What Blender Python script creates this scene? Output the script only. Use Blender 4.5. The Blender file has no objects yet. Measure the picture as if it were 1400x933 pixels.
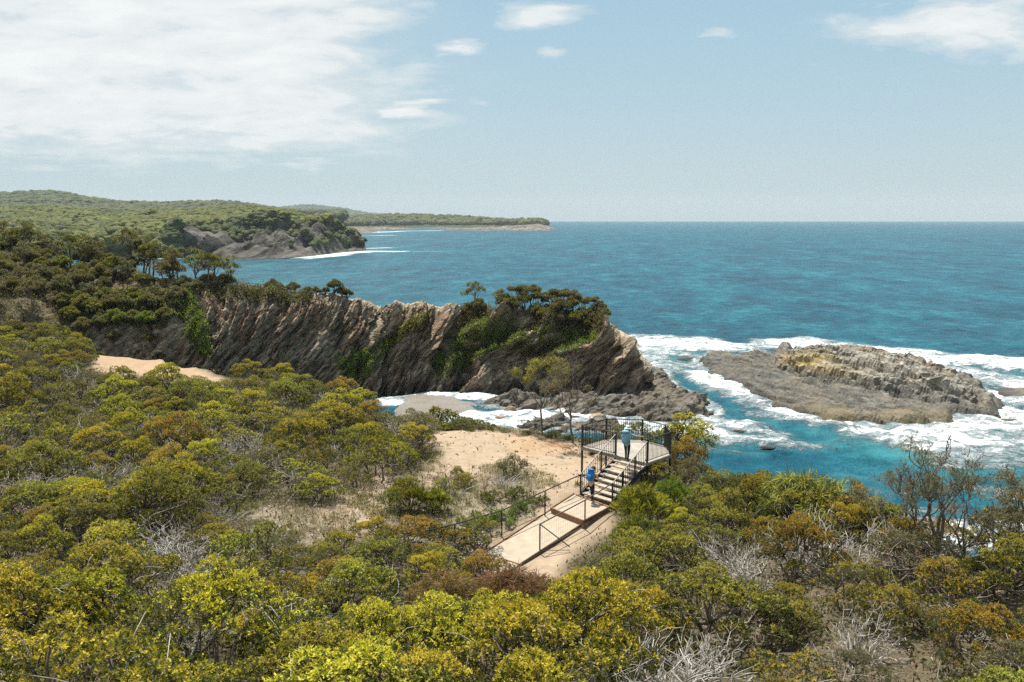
import bpy, math, random
import numpy as np
from mathutils import Vector, Matrix
random.seed(7)
RNG = np.random.default_rng(11)
S = bpy.context.scene
COL = S.collection

# ------------------------------------------------------------------ camera model
F, CX, CY, H = 1150.0, 700.0, 466.5, 20.0
PITCH = math.atan((466.5 - 299.2) / F)
cp, sp = math.cos(PITCH), math.sin(PITCH)

def ray(px, py):
    dx = (px - CX) / F; dy = (CY - py) / F
    return dx, cp + dy * sp, -sp + dy * cp

def onz(px, py, z):
    a, b, c = ray(px, py); t = (z - H) / c
    return np.array((a * t, b * t, z))

def aty(px, py, Y):
    a, b, c = ray(px, py); t = Y / b
    return np.array((a * t, Y, H + c * t))

def proj(p):
    x, y, z = p[0], p[1], p[2] - H
    d = y * cp - z * sp; u = y * sp + z * cp
    return CX + F * x / d, CY - F * u / d

# ------------------------------------------------------------------ noise
def _h(ix, iy, iz, seed):
    n = (ix.astype(np.int64) * 374761393 + iy.astype(np.int64) * 668265263 + iz.astype(np.int64) * 1274126177 + seed * 974711) & 0xffffffff
    n = ((n ^ (n >> 13)) * 1274126177) & 0xffffffff
    n = (n ^ (n >> 16)) & 0xffffffff
    return n / 2147483648.0 - 1.0

def vn(p, seed=0):
    p = np.asarray(p, float)
    i = np.floor(p); f = p - i; u = f * f * (3 - 2 * f); i = i.astype(np.int64)
    x, y, z = i[:, 0], i[:, 1], i[:, 2]
    def L(a, b, t): return a + (b - a) * t
    c = [[[_h(x + a, y + b, z + d, seed) for d in (0, 1)] for b in (0, 1)] for a in (0, 1)]
    return L(L(L(c[0][0][0], c[0][0][1], u[:, 2]), L(c[0][1][0], c[0][1][1], u[:, 2]), u[:, 1]),
             L(L(c[1][0][0], c[1][0][1], u[:, 2]), L(c[1][1][0], c[1][1][1], u[:, 2]), u[:, 1]), u[:, 0])

def fbm(p, oct=4, seed=0, gain=0.5):
    p = np.asarray(p, float); a = 1.0; s = 0; t = 0
    for o in range(oct):
        s = s + a * vn(p * 2 ** o + 17.3 * o, seed + o); t += a; a *= gain
    return s / t

def sstep(a, b, x):
    t = np.clip((x - a) / (b - a), 0, 1); return t * t * (3 - 2 * t)

def polydist(P, poly):
    """signed distance of points P (N,2) to polygon, positive inside"""
    poly = np.asarray(poly, float)[:, :2]
    d = np.full(len(P), 1e18); ins = np.zeros(len(P), bool)
    n = len(poly)
    for k in range(n):
        a = poly[k]; b = poly[(k + 1) % n]; e = b - a; w = P - a
        t = np.clip((w @ e) / (e @ e + 1e-12), 0, 1)
        q = w - t[:, None] * e
        d = np.minimum(d, (q * q).sum(1))
        c = (a[1] <= P[:, 1]) != (b[1] <= P[:, 1])
        with np.errstate(divide='ignore', invalid='ignore'):
            xi = a[0] + (P[:, 1] - a[1]) / (b[1] - a[1]) * e[0]
        ins ^= c & (P[:, 0] < xi)
    return np.where(ins, 1, -1) * np.sqrt(d)

def linedist(P, line):
    line = np.asarray(line, float)[:, :2]
    d = np.full(len(P), 1e18)
    for k in range(len(line) - 1):
        a = line[k]; e = line[k + 1] - a; w = P - a
        t = np.clip((w @ e) / (e @ e + 1e-12), 0, 1)
        q = w - t[:, None] * e
        d = np.minimum(d, (q * q).sum(1))
    return np.sqrt(d)

# ------------------------------------------------------------------ mesh helpers
def mesh_np(name, V, Fc, mats=(), mi=None, smooth=True, attrs=None):
    """V (n,3); Fc list of arrays (m,k) of indices"""
    V = np.ascontiguousarray(V, dtype=np.float32)
    if not isinstance(Fc, (list, tuple)): Fc = [Fc]
    Fc = [np.asarray(f, dtype=np.int32) for f in Fc if len(f)]
    me = bpy.data.meshes.new(name)
    me.vertices.add(len(V)); me.vertices.foreach_set('co', V.ravel())
    loops = np.concatenate([f.ravel() for f in Fc])
    tot = np.concatenate([np.full(len(f), f.shape[1], np.int32) for f in Fc])
    st = np.concatenate(([0], np.cumsum(tot)[:-1])).astype(np.int32)
    me.loops.add(len(loops)); me.loops.foreach_set('vertex_index', loops)
    me.polygons.add(len(tot)); me.polygons.foreach_set('loop_start', st); me.polygons.foreach_set('loop_total', tot)
    for m in mats: me.materials.append(m)
    if mi is not None: me.polygons.foreach_set('material_index', np.asarray(mi, np.int32))
    me.polygons.foreach_set('use_smooth', np.full(len(tot), smooth, bool))
    for k, v in (attrs or {}).items():
        a = me.attributes.new(k, 'FLOAT', 'POINT'); a.data.foreach_set('value', np.asarray(v, np.float32))
    me.update(); me.validate()
    return me

def link(name, me, parent=None):
    o = bpy.data.objects.new(name, me); COL.objects.link(o)
    if parent is not None: o.parent = parent
    return o

def tag(o, label=None, cat=None, group=None, kind=None):
    if label: o['label'] = label
    if cat: o['category'] = cat
    if group: o['group'] = group
    if kind: o['kind'] = kind
    return o

def empty(name, loc, rz=0.0):
    o = bpy.data.objects.new(name, None); COL.objects.link(o)
    o.location = loc; o.rotation_euler = (0, 0, rz); o.empty_display_size = 0.3
    return o

def gridfaces(nr, nc):
    i = np.arange(nr * nc).reshape(nr, nc)
    return np.stack([i[:-1, :-1], i[:-1, 1:], i[1:, 1:], i[1:, :-1]], -1).reshape(-1, 4)

class MB:
    """collects simple shapes into one mesh"""
    def __init__(self): self.V = []; self.F3 = []; self.F4 = []; self.n = 0
    def add(self, V, f4=None, f3=None):
        V = np.asarray(V, float)
        if f4 is not None and len(f4): self.F4.append(np.asarray(f4) + self.n)
        if f3 is not None and len(f3): self.F3.append(np.asarray(f3) + self.n)
        self.V.append(V); self.n += len(V)
    def box(self, c, s, rot=None):
        s = np.asarray(s) / 2.0
        v = np.array([(x, y, z) for x in (-1, 1) for y in (-1, 1) for z in (-1, 1)], float) * s
        if rot is not None: v = v @ np.asarray(rot).T
        self.add(v + np.asarray(c), [(0, 1, 3, 2), (4, 6, 7, 5), (0, 4, 5, 1), (2, 3, 7, 6), (0, 2, 6, 4), (1, 5, 7, 3)])
    def prism(self, poly, z0, z1):
        """poly: list of xy ccw ; z0,z1 scalars or lists"""
        n = len(poly); P = np.asarray(poly, float)[:, :2]
        z0 = np.broadcast_to(z0, n); z1 = np.broadcast_to(z1, n)
        V = np.vstack([np.c_[P, z0], np.c_[P, z1], [[P[:, 0].mean(), P[:, 1].mean(), z0.mean()], [P[:, 0].mean(), P[:, 1].mean(), z1.mean()]]])
        k = np.arange(n); k2 = (k + 1) % n
        self.add(V, np.stack([k, k2, k2 + n, k + n], 1), np.vstack([np.stack([k2, k, np.full(n, 2 * n)], 1), np.stack([k + n, k2 + n, np.full(n, 2 * n + 1)], 1)]))
    def tube(self, pts, r, seg=6, cap=True):
        pts = np.asarray(pts, float); n = len(pts); r = np.broadcast_to(r, n)
        t = np.gradient(pts, axis=0); t /= np.linalg.norm(t, axis=1)[:, None] + 1e-9
        ref = np.array((0.31, 0.17, 0.93)) if abs(t[:, 2]).mean() < 0.85 else np.array((0.93, 0.21, 0.1))
        a = np.cross(t, ref); a /= np.linalg.norm(a, axis=1)[:, None] + 1e-9
        b = np.cross(t, a)
        th = np.arange(seg) * 2 * math.pi / seg
        V = (pts[:, None] + r[:, None, None] * (np.cos(th)[None, :, None] * a[:, None] + np.sin(th)[None, :, None] * b[:, None])).reshape(-1, 3)
        i = np.arange(n * seg).reshape(n, seg); j = np.roll(i, -1, 1)
        f4 = np.stack([i[:-1], j[:-1], j[1:], i[1:]], -1).reshape(-1, 4)
        f3 = []
        if cap:
            V = np.vstack([V, pts[:1], pts[-1:]])
            f3 = np.vstack([np.stack([j[0], i[0], np.full(seg, n * seg)], 1), np.stack([i[-1], j[-1], np.full(seg, n * seg + 1)], 1)])
        self.add(V, f4, f3)
    def mesh(self, name, mats, smooth=False):
        Fs = []
        if self.F4: Fs.append(np.vstack(self.F4))
        if self.F3: Fs.append(np.vstack(self.F3))
        return mesh_np(name, np.vstack(self.V), Fs, mats, smooth=smooth)
    def build(self, name, mats, parent=None, smooth=False):
        if not isinstance(mats, (list, tuple)): mats = [mats]
        return link(name, self.mesh(name, mats, smooth), parent)

def ico(sub=1):
    t = (1 + 5 ** .5) / 2
    V = [(-1, t, 0), (1, t, 0), (-1, -t, 0), (1, -t, 0), (0, -1, t), (0, 1, t), (0, -1, -t), (0, 1, -t), (t, 0, -1), (t, 0, 1), (-t, 0, -1), (-t, 0, 1)]
    Fc = [(0, 11, 5), (0, 5, 1), (0, 1, 7), (0, 7, 10), (0, 10, 11), (1, 5, 9), (5, 11, 4), (11, 10, 2), (10, 7, 6), (7, 1, 8), (3, 9, 4), (3, 4, 2), (3, 2, 6), (3, 6, 8), (3, 8, 9), (4, 9, 5), (2, 4, 11), (6, 2, 10), (8, 6, 7), (9, 8, 1)]
    V = [np.array(v, float) / np.linalg.norm(v) for v in V]
    for _ in range(sub):
        c = {}; nf = []
        def mid(a, b):
            k = (min(a, b), max(a, b))
            if k not in c:
                m = V[a] + V[b]; V.append(m / np.linalg.norm(m)); c[k] = len(V) - 1
            return c[k]
        for a, b, d in Fc:
            x, y, z = mid(a, b), mid(b, d), mid(d, a)
            nf += [(a, x, z), (b, y, x), (d, z, y), (x, y, z)]
        Fc = nf
    return np.array(V), np.array(Fc)
ICO1 = ico(1); ICO2 = ico(2); ICO3 = ico(3)

# ------------------------------------------------------------------ materials
class NT:
    def __init__(self, name):
        self.m = bpy.data.materials.new(name); self.m.use_nodes = True
        self.t = self.m.node_tree; self.t.nodes.clear()
        self.out = self.t.nodes.new('ShaderNodeOutputMaterial')
    def n(self, typ, ins=None, **kw):
        nd = self.t.nodes.new('ShaderNode' + typ)
        for k, v in kw.items(): setattr(nd, k, v)
        for k, v in (ins or {}).items(): self.set(nd, k, v)
        return nd
    def set(self, nd, k, v):
        s = nd.inputs[k]
        if isinstance(v, bpy.types.NodeSocket): self.t.links.new(v, s)
        elif isinstance(v, bpy.types.Node): self.t.links.new(v.outputs[0], s)
        elif isinstance(v, (tuple, list)) and s.type == 'RGBA' and len(v) == 3: s.default_value = (*v, 1)
        else: s.default_value = v
    def coord(self, scale=(1, 1, 1), rot=(0, 0, 0), obj=False):
        c = self.n('TexCoord').outputs['Object'] if obj else self.n('NewGeometry').outputs['Position']
        if rot != (0, 0, 0): c = self.n('Mapping', {'Vector': c, 'Rotation': rot}).outputs[0]
        if scale != (1, 1, 1): c = self.n('Mapping', {'Vector': c, 'Scale': scale}).outputs[0]
        return c
    def noise(self, scale, detail=4, rough=0.55, vec=None, dist=0.0):
        d = {'Scale': scale, 'Detail': detail, 'Roughness': rough, 'Distortion': dist}
        if vec is not None: d['Vector'] = vec
        else: d['Vector'] = self.coord()
        return self.n('TexNoise', d).outputs['Fac']
    def ramp(self, fac, stops, interp='LINEAR'):
        r = self.n('ValToRGB', {'Fac': fac}); e = r.color_ramp.elements; r.color_ramp.interpolation = interp
        while len(e) > 1: e.remove(e[-1])
        e[0].position = stops[0][0]; c = stops[0][1]; e[0].color = (*c, 1) if not np.isscalar(c) else (c, c, c, 1)
        for p, c in stops[1:]:
            x = e.new(p); x.color = (*c, 1) if not np.isscalar(c) else (c, c, c, 1)
        return r.outputs[0]
    def mix(self, fac, a, b, mode='MIX'):
        m = self.n('Mix', data_type='RGBA', blend_type=mode)
        self.set(m, 0, fac); self.set(m, 6, a); self.set(m, 7, b)
        return m.outputs[2]
    def math(self, op, a, b=0.0, c=0.0, clamp=False):
        m = self.n('Math', operation=op, use_clamp=clamp)
        self.set(m, 0, a); self.set(m, 1, b)
        if op in ('MULTIPLY_ADD', 'SMOOTH_MIN', 'WRAP', 'COMPARE'): self.set(m, 2, c)
        return m.outputs[0]
    def maprange(self, v, a, b, c=0.0, d=1.0):
        return self.n('MapRange', {'Value': v, 'From Min': a, 'From Max': b, 'To Min': c, 'To Max': d}).outputs[0]
    def attr(self, name): return self.n('Attribute', attribute_name=name).outputs['Fac']
    def bump(self, h, strength=0.5, dist=0.1, normal=None):
        d = {'Height': h, 'Strength': strength, 'Distance': dist}
        if normal is not None: d['Normal'] = normal
        return self.n('Bump', d).outputs[0]
    def surf(self, col, rough=0.8, spec=0.3, metal=0.0, normal=None):
        d = {'Base Color': col, 'Roughness': rough, 'Specular IOR Level': spec, 'Metallic': metal}
        if normal is not None: d['Normal'] = normal
        return self.n('BsdfPrincipled', d).outputs[0]
    def done(self, sh):
        self.t.links.new(sh, self.out.inputs['Surface']); return self.m

def simple(name, col, rough=0.7, spec=0.3, metal=0.0, var=0.25, sc=6.0, bump=0.0):
    t = NT(name); v = t.noise(sc, 5, 0.6)
    c = t.mix(t.maprange(v, 0.3, 0.7), tuple(x * (1 - var) for x in col), tuple(min(1, x * (1 + var)) for x in col))
    return t.done(t.surf(c, rough, spec, metal, t.bump(v, bump, 0.02) if bump else None))

def leafmat(name, cols, trans=0.35, rough=0.5, spec=0.25, hue=0.02, val=0.35):
    """cols: list of colours picked per leaf; varied per plant too"""
    t = NT(name)
    ri = t.n('NewGeometry').outputs['Random Per Island']
    n = len(cols)
    c = t.ramp(ri, [(i / n, cols[i]) for i in range(n)], 'CONSTANT')
    orr = t.n('ObjectInfo').outputs['Random']
    clump = t.noise(1.3, 2, 0.5)
    v = t.math('MULTIPLY_ADD', orr, val, 1 - val * .5)
    v = t.math('MULTIPLY', v, t.maprange(clump, 0.3, 0.7, 0.78, 1.22))
    h = t.math('MULTIPLY_ADD', t.math('FRACT', t.math('MULTIPLY', orr, 7.31)), hue * 2, 0.5 - hue)
    hs = t.n('HueSaturation', {'Hue': h, 'Saturation': 1.0, 'Value': v, 'Color': c}).outputs[0]
    p = t.surf(hs, rough, spec)
    tr = t.n('BsdfTranslucent', {'Color': t.mix(0.5, hs, (0.25, 0.24, 0.02))}).outputs[0]
    return t.done(t.n('MixShader', {0: trans, 1: p, 2: tr}).outputs[0])
# ================================================================== terrain near
def near(px, py, z): 
    p = onz(px, py, z); return (p[0], p[1], z)
ctrl = [near(590,590,7.3), near(700,600,7.3), near(760,605,7.2), near(700,640,7.35), near(640,640,7.5), near(790,676,7.45), near(836,693,7.45),
        near(754,697,7.25), near(797,714,7.25), near(710,771,6.95), near(664,757,6.95), near(860,640,7.3), near(915,650,7.2), near(930,640,7.0),
        near(560,690,7.7), near(480,720,7.8), near(600,720,7.5), near(540,620,7.6), near(450,600,6.9), near(520,548,6.7),
        near(200,500,7.8), near(130,495,8.0), near(300,512,7.5), near(0,468,8.6), near(-120,470,8.8), (-24,57,6.9), (-34,57,7.2), (-16,57,6.6), (-8,54,6.5), (-20,48,7.0), (-34,47,7.7),(-10,46,6.7),
        near(-100,600,8.4), near(250,650,7.5), near(50,700,8.2), near(400,523,6.8), near(755,800,7.1), near(760,770,7.1),
        (0,24,7.6), (1.5,21,8.4), (-5,24,8.3), (-12,24,9.2), (5,26,7.9), (9,28,8.1), (12,26,8.8), (14.5,25,8.9), (18,24,9.3), (10,33,7.4), (6.5,33,7.4),
        (0,16,10.4), (-6,16,10.5), (6,16,10.2), (12,16,10.6), (0,11,12.0), (-8,11,12.0), (8,11,12.0), (0,6,13.0), (-14,6,13.2), (14,6,13.2),
        (-20,16,11.0), (20,15,10.8), (-24,28,10.0), (25,20,10.2), (-35,45,9.6), (0,0,14), (-30,0,14), (30,0,13.5), (-50,20,12.5), (-60,60,10), (36,14,11), (-30,30,10)]
ctrl = np.array(ctrl)
def _phi(r): return np.where(r > 0, r * r * np.log(r + 1e-9), 0)
_K = _phi(np.linalg.norm(ctrl[:, None, :2] - ctrl[None, :, :2], axis=2)) + np.eye(len(ctrl)) * 4.0
_A = np.block([[_K, np.c_[np.ones(len(ctrl)), ctrl[:, :2]]], [np.r_[[np.ones(len(ctrl))], ctrl[:, :2].T], np.zeros((3, 3))]])
_W = np.linalg.solve(_A, np.r_[ctrl[:, 2], 0, 0, 0])

land = [near(-200,452,8.4)[:2], near(0,458,8.4)[:2], near(120,486,8)[:2], near(220,494,7.8)[:2], near(310,512,7.5)[:2], near(420,525,7.4)[:2], near(505,543,7.3)[:2], near(545,562,7.3)[:2],
        near(600,578,7.3)[:2], near(660,584,7.2)[:2], near(740,586,7.2)[:2], near(800,598,7.2)[:2], near(870,598,7.2)[:2], near(930,610,7.1)[:2], near(945,640,7.1)[:2],
        (9.5,37.0), (11.5,33.5), (14.2,30.5), (16,27.5), (19.5,26), (23,25), (28,22), (36,17), (60,8), (60,-30), (-90,-30), (-90,72)]
land = np.array(land)

P_clear = np.array([near(*q, 7.4)[:2] for q in [(600,585),(650,580),(740,592),(800,606),(880,640),(935,650),(905,665),(850,670),(800,672),(750,692),(735,660),(700,640),(640,655),(590,650),(580,640),(600,625),(585,605)]])
P_path = np.array([near(*q, 7.2)[:2] for q in [(790,674),(838,692),(842,722),(800,742),(775,768),(758,806),(735,800),(708,776),(655,762),(640,765),(650,750),(750,694)]])
P_strip = np.array([near(*q, 7.8)[:2] for q in [(125,486),(215,492),(300,508),(318,522),(280,522),(200,512),(128,508)]])
P_strip2 = np.array([near(*q, 8.4)[:2] for q in [(-20,458),(40,463),(50,470),(-20,468)]])
P_sparse = np.array([near(*q, 7.7)[:2] for q in [(430,712),(470,690),(540,660),(590,640),(640,640),(735,655),(755,692),(690,735),(640,745),(580,735),(500,735),(430,755),(320,740),(340,690)]])
P_right = np.array([near(*q, 9.0)[:2] for q in [(1290,770),(1330,776),(1390,790),(1390,808),(1330,806),(1290,790)]])

def ground_z(P, rough=True):
    P = np.asarray(P, float)
    r = np.linalg.norm(P[:, None, :] - ctrl[None, :, :2], axis=2)
    z = _phi(r) @ _W[:-3] + _W[-3] + P @ _W[-2:]
    z = np.clip(z, 6.2, 15)
    q = np.c_[P, np.zeros(len(P))]
    d = polydist(P, land) + fbm(q * 0.35, 3, 5) * 1.2
    if rough:
        flat = sstep(-0.3, 0.8, polydist(P, P_path))
        z = z + (fbm(q * 0.5, 4, 3) * 0.22 + fbm(q * 2.2, 3, 8) * 0.05) * (1 - flat * .95)
    drop = np.where(d < 0.3, (0.3 - d), 0)
    z = z - 9.5 * (1 - np.exp(-(drop / 3.6) ** 1.25))
    return z, d

def gz(x, y): return float(ground_z(np.array([[x, y]]))[0][0])

def ground_hit(px, py, dz=0.0):
    """where the sight line meets the ground raised by dz"""
    a, b, c = ray(px, py)
    Y = np.linspace(5, 90, 1200); t = Y / b
    g = ground_z(np.c_[a * t, Y])[0] + dz
    hit = H + c * t <= g
    if not hit.any() or Y[np.argmax(hit)] < 9:
        p = onz(px, py, 7.2); return float(p[0]), float(p[1])
    k = np.argmax(hit)
    return float(a * t[k]), float(Y[k])

# ground sheet
_gy = np.concatenate([np.arange(-12, 8, 1.0), np.arange(8, 60, 0.28), np.arange(60, 92, 0.4)])
_gx = np.concatenate([np.arange(-80, -42, 0.8), np.arange(-42, 28, 0.3), np.arange(28, 60, 0.8)])
GX, GY = np.meshgrid(_gx, _gy)
GP = np.c_[GX.ravel(), GY.ravel()]
gzv, gd = ground_z(GP)
q3 = np.c_[GP, np.zeros(len(GP))]
wob = fbm(q3 * 0.9, 4, 21) * 0.9
sand = np.maximum.reduce([sstep(-0.5, 0.6, polydist(GP, p) + wob * w) for p, w in ((P_clear, .8), (P_path, .35), (P_strip, .8), (P_strip2, .8), (P_right, .6))])
for p_ in ([(425,738),(450,702),(500,686),(545,700),(540,728),(480,748)], [(560,656),(600,632),(640,640),(662,656),(620,670),(575,670)], [(455,690),(520,660),(560,668),(520,690)], [(600,745),(640,735),(660,748),(620,760)]):
    sand = np.maximum(sand, .9 * sstep(-.5, .7, polydist(GP, np.array([near(*q, 7.4)[:2] for q in p_])) + wob * 1.3))
sparse = sstep(-1.2, 0.8, polydist(GP, P_sparse) + wob * 1.6)
orange = sstep(2.6, 0.3, np.linalg.norm((GP - np.array(near(752, 607, 7.2)[:2])) * (0.8, 0.55), axis=1) + wob) * sand
orange = np.maximum(orange, sstep(-.5, .8, polydist(GP, P_strip) + wob * .5) * .45)
twig = sstep(1.5, 0.2, np.linalg.norm((GP - np.array(near(762, 604, 7.2)[:2])) * (0.9, 0.7), axis=1) + wob * 1.1)

t = NT('ground_soil')
n1 = t.noise(1.6, 7, 0.7); n2 = t.noise(9, 5, 0.75); n3 = t.noise(0.35, 3, 0.5)
litter = t.mix(t.maprange(n2, .35, .65), (0.045, 0.033, 0.021), (0.16, 0.125, 0.085))
litter = t.mix(t.maprange(n1, .45, .7), litter, (0.075, 0.072, 0.032))
dry = t.mix(t.maprange(n2, .3, .7), (0.13, 0.105, 0.07), (0.32, 0.265, 0.19))
sandc = t.mix(t.maprange(n1, .35, .7), (0.285, 0.21, 0.142), (0.385, 0.30, 0.212))
sandc = t.mix(t.maprange(n2, .52, .70, 0, .7), sandc, (0.20, 0.155, 0.105))
ora = t.mix(t.maprange(n1, .3, .7), (0.31, 0.175, 0.08), (0.37, 0.23, 0.12))
sandc = t.mix(t.math('MULTIPLY', t.attr('orange'), t.maprange(n3, .25, .7, .35, .95)), sandc, ora)
sandc = t.mix(t.math('MULTIPLY', t.attr('twig'), t.maprange(n2, .42, .55)), sandc, (0.12, 0.05, 0.025))
spm = t.math('MULTIPLY', t.attr('sparse'), t.maprange(n1, .32, .55))
c = t.mix(spm, litter, dry)
c = t.mix(t.attr('sand'), c, sandc)
cliff = t.mix(t.maprange(n2, .3, .7), (0.10, 0.075, 0.05), (0.27, 0.21, 0.15))
c = t.mix(t.maprange(t.attr('edge'), 0.1, -1.0), c, cliff)
M_ground = t.done(t.surf(c, 0.95, 0.1, 0, t.bump(t.math('ADD', n2, t.math('MULTIPLY', n1, 2)), 0.6, 0.06)))
tag(link('ground', mesh_np('ground', np.c_[GP, gzv], gridfaces(len(_gy), len(_gx)), [M_ground],
        attrs=dict(sand=sand, sparse=sparse, orange=orange, twig=twig, edge=gd))), kind='structure')

# ================================================================== rock
def rockmat(name, dark, mid, lite, stain=(0.035, 0.03, 0.026), wet=1.4, tilt=0.6, lichen=None):
    t = NT(name)
    v = t.coord(rot=(0, tilt, 0.0), scale=(0.4, 0.55, 1.7))
    n1 = t.noise(1.6, 8, 0.65, v, 0.3); n2 = t.noise(0.25, 4, 0.6); n3 = t.noise(5, 5, 0.7)
    c = t.ramp(n1, [(0.30, dark), (0.48, mid), (0.66, lite)])
    c = t.mix(t.maprange(n2, .42, .68, 0, .75), c, tuple(x * y for x, y in zip(mid, (1.12, 0.93, 0.74))))
    c = t.mix(t.maprange(n3, .55, .75, 0, .5), c, tuple(x * .45 for x in dark))
    z = t.n('SeparateXYZ', {0: t.coord()}).outputs['Z']
    zz = t.math('ADD', z, t.math('MULTIPLY', t.math('SUBTRACT', n2, .5), 2.2))
    c = t.mix(t.maprange(zz, wet * 1.6, wet * .35, 0, .8), c, stain)
    if lichen:
        c = t.mix(t.math('MULTIPLY', t.attr('lichen'), t.maprange(n3, .35, .6, .3, .95)), c, lichen)
    vc = t.n('TexVoronoi', {'Vector': t.coord(rot=(0, tilt, 0.0), scale=(.5, .7, 1.9)), 'Scale': 1.0}, feature='DISTANCE_TO_EDGE').outputs['Distance']
    crk = t.maprange(vc, .0, .07)
    h = t.math('ADD', t.math('ADD', n1, t.math('MULTIPLY', crk, .12)), t.math('MULTIPLY', n3, .35))
    return t.done(t.surf(c, 0.85, 0.2, 0, t.bump(h, 0.9, 0.25)))
M_cliff = rockmat('cliff_rock', (0.075, 0.058, 0.042), (0.215, 0.172, 0.128), (0.40, 0.335, 0.255), tilt=0.8)
M_islet = rockmat('islet_rock', (0.075, 0.07, 0.058), (0.215, 0.20, 0.168), (0.43, 0.405, 0.345), wet=1.6, tilt=-0.42, stain=(.042,.043,.039), lichen=(0.36, 0.26, 0.07))
M_shelf = rockmat('shelf_rock', (0.045, 0.041, 0.034), (0.112, 0.10, 0.081), (0.225, 0.205, 0.165), wet=.5, tilt=0.2)
M_boulder = rockmat('boulder_rock', (0.16, 0.11, 0.075), (0.30, 0.22, 0.15), (0.45, 0.35, 0.25), wet=.3, tilt=0.4)

def saw(x, sharp=0.82):
    f = x - np.floor(x)
    return np.where(f < sharp, f / sharp, (1 - f) / (1 - sharp))

# cliff and headland: lofted from stations, then broken along the bedding
#      px   base(y,Y)   mid(y,Y)    top(y,Y)    back Y
ST = [(-330, 520, 72, 440, 82, 350, 108, 122), (-150, 505, 74, 430, 84, 348, 106, 120), (0, 505, 76, 425, 85, 352, 104, 119), (100, 515, 80, 436, 87, 369, 102, 117),
      (180, 525, 84, 450, 88, 380, 99, 116), (250, 532, 87, 462, 88.5, 392, 96, 115), (300, 536, 88, 462, 89.5, 401, 94, 114), (350, 538, 89, 465, 90.2, 404, 93.5, 112),
      (420, 542, 90, 470, 91.3, 409, 94.5, 110), (470, 545, 91, 478, 92.5, 413, 95, 110), (505, 547, 92, 490, 93.5, 421, 96, 110), (524, 548, 93, 492, 95.5, 429, 98.5, 110),
      (545, 548, 93.5, 488, 96, 424, 98, 110), (575, 548, 94, 488, 97, 421, 99, 111), (610, 548, 94.5, 490, 98, 423, 101, 112), (628, 548, 95, 492, 99.5, 430, 103, 112),
      (660, 549, 94.5, 490, 98, 431, 101.5, 113), (720, 550, 94, 492, 96.8, 434, 100.5, 114), (780, 551, 93.7, 490, 96, 438, 99.5, 114), (825, 552, 93.5, 486, 95, 446, 98, 112),
      (850, 552, 93.5, 490, 94.6, 458, 96.6, 109), (868, 552, 93.5, 502, 94.6, 476, 95.8, 105), (884, 552, 93.8, 525, 94.6, 506, 95.4, 102), (897, 553, 94.5, 545, 95.5, 538, 96.4, 99)]
rows = []
for s in ST:
    b = aty(s[0], s[1], s[2]); b[2] = min(b[2], 0.3) - 0.6
    m = aty(s[0], s[3], s[4]); tp = aty(s[0], s[5], s[6])
    m2 = 0.5 * (m + tp) + np.array((0, -0.9, 0.5)); m1 = .5 * (b + m) + np.array((0, -0.25, 0.0))
    tb = np.array((tp[0] * (s[6] + 3) / s[6], s[6] + 3.0, tp[2] - 0.1))
    bk = np.array((tp[0] * s[7] / s[6], s[7] - 3, tp[2] * .6)); bb = np.array((tp[0] * s[7] / s[6], s[7] + 1, -1.5))
    rows.append([b, m1, m, m2, tp, tb, bk, bb])
rows = np.array(rows)                                   # stations, ctrl, 3
def interp_rows(R, u, axis):
    n = R.shape[axis]; k = np.clip(np.floor(u).astype(int), 0, n - 2); f = u - k
    g = lambda d: np.take(R, np.clip(k + d, 0, n - 1), axis=axis)
    sh = [1] * R.ndim; sh[axis] = len(u); f = f.reshape(sh)
    p0, p1, p2, p3 = g(-1), g(0), g(1), g(2)
    return 0.5 * ((2 * p1) + (-p0 + p2) * f + (2 * p0 - 5 * p1 + 4 * p2 - p3) * f ** 2 + (-p0 + 3 * p1 - 3 * p2 + p3) * f ** 3)
# station parameter spaced by x distance
sx = rows[:, 2, 0]; NX = 900
xs = np.concatenate([np.linspace(sx[0], sx[5], 120, endpoint=False), np.linspace(sx[5], sx[-1], NX - 120)])
u = np.interp(xs, sx, np.arange(len(sx)))
uv = np.concatenate([np.linspace(0, 4, 210, endpoint=False), np.linspace(4, 7, 40)])
R1 = interp_rows(rows, u, 0); G = interp_rows(R1, uv, 1)  # NX,NV,3
nX, nV = G.shape[:2]
du = np.gradient(G, axis=0); dv = np.gradient(G, axis=1)
N = np.cross(du, dv); N /= np.linalg.norm(N, axis=2, keepdims=True) + 1e-9
P = G.reshape(-1, 3); N = N.reshape(-1, 3)
if N[(nX // 2) * nV + 60, 1] > 0: N = -N
warp = np.c_[fbm(P * 0.12, 3, 31), fbm(P * 0.12, 3, 32), fbm(P * 0.12, 3, 33)] * 1.6
Pw = P + warp
Xc = P[:, 0]
xA = rows[11, 2, 0]; xB = rows[16, 2, 0]
wl = sstep(xB, xA - 2, Xc)                               # 1 on the left cliff, 0 on the headland
th = np.radians(34 + 20 * wl)                            # bedding rises to the right
tco = -np.sin(th) * Pw[:, 0] + np.cos(th) * Pw[:, 2] - 0.25 * Pw[:, 1]
big = saw(tco / 3.3 + 0.5 * vn(P * .2, 41), .7); med = saw(tco / 1.15 + .4 * vn(P * .5, 42), .72); sml = saw(tco / 0.45 + .35 * vn(P * 1.1, 43), .7)
fade = .35 + .65 * sstep(-.25, .25, fbm(P * .16, 3, 49)); med = (med - .5) * fade + .5
rid = 1 - np.abs(fbm(P * np.array((.35, .5, .18)), 4, 44)) * 2
lump = fbm(P * .22, 4, 45)
face = (np.tile(sstep(0, .4, uv) * (1 - .75 * sstep(3.7, 4.6, uv)), nX))
rockw = sstep(rows[3, 2, 0], rows[5, 2, 0], Xc)
amp = face * (0.35 + .65 * rockw)
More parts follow.
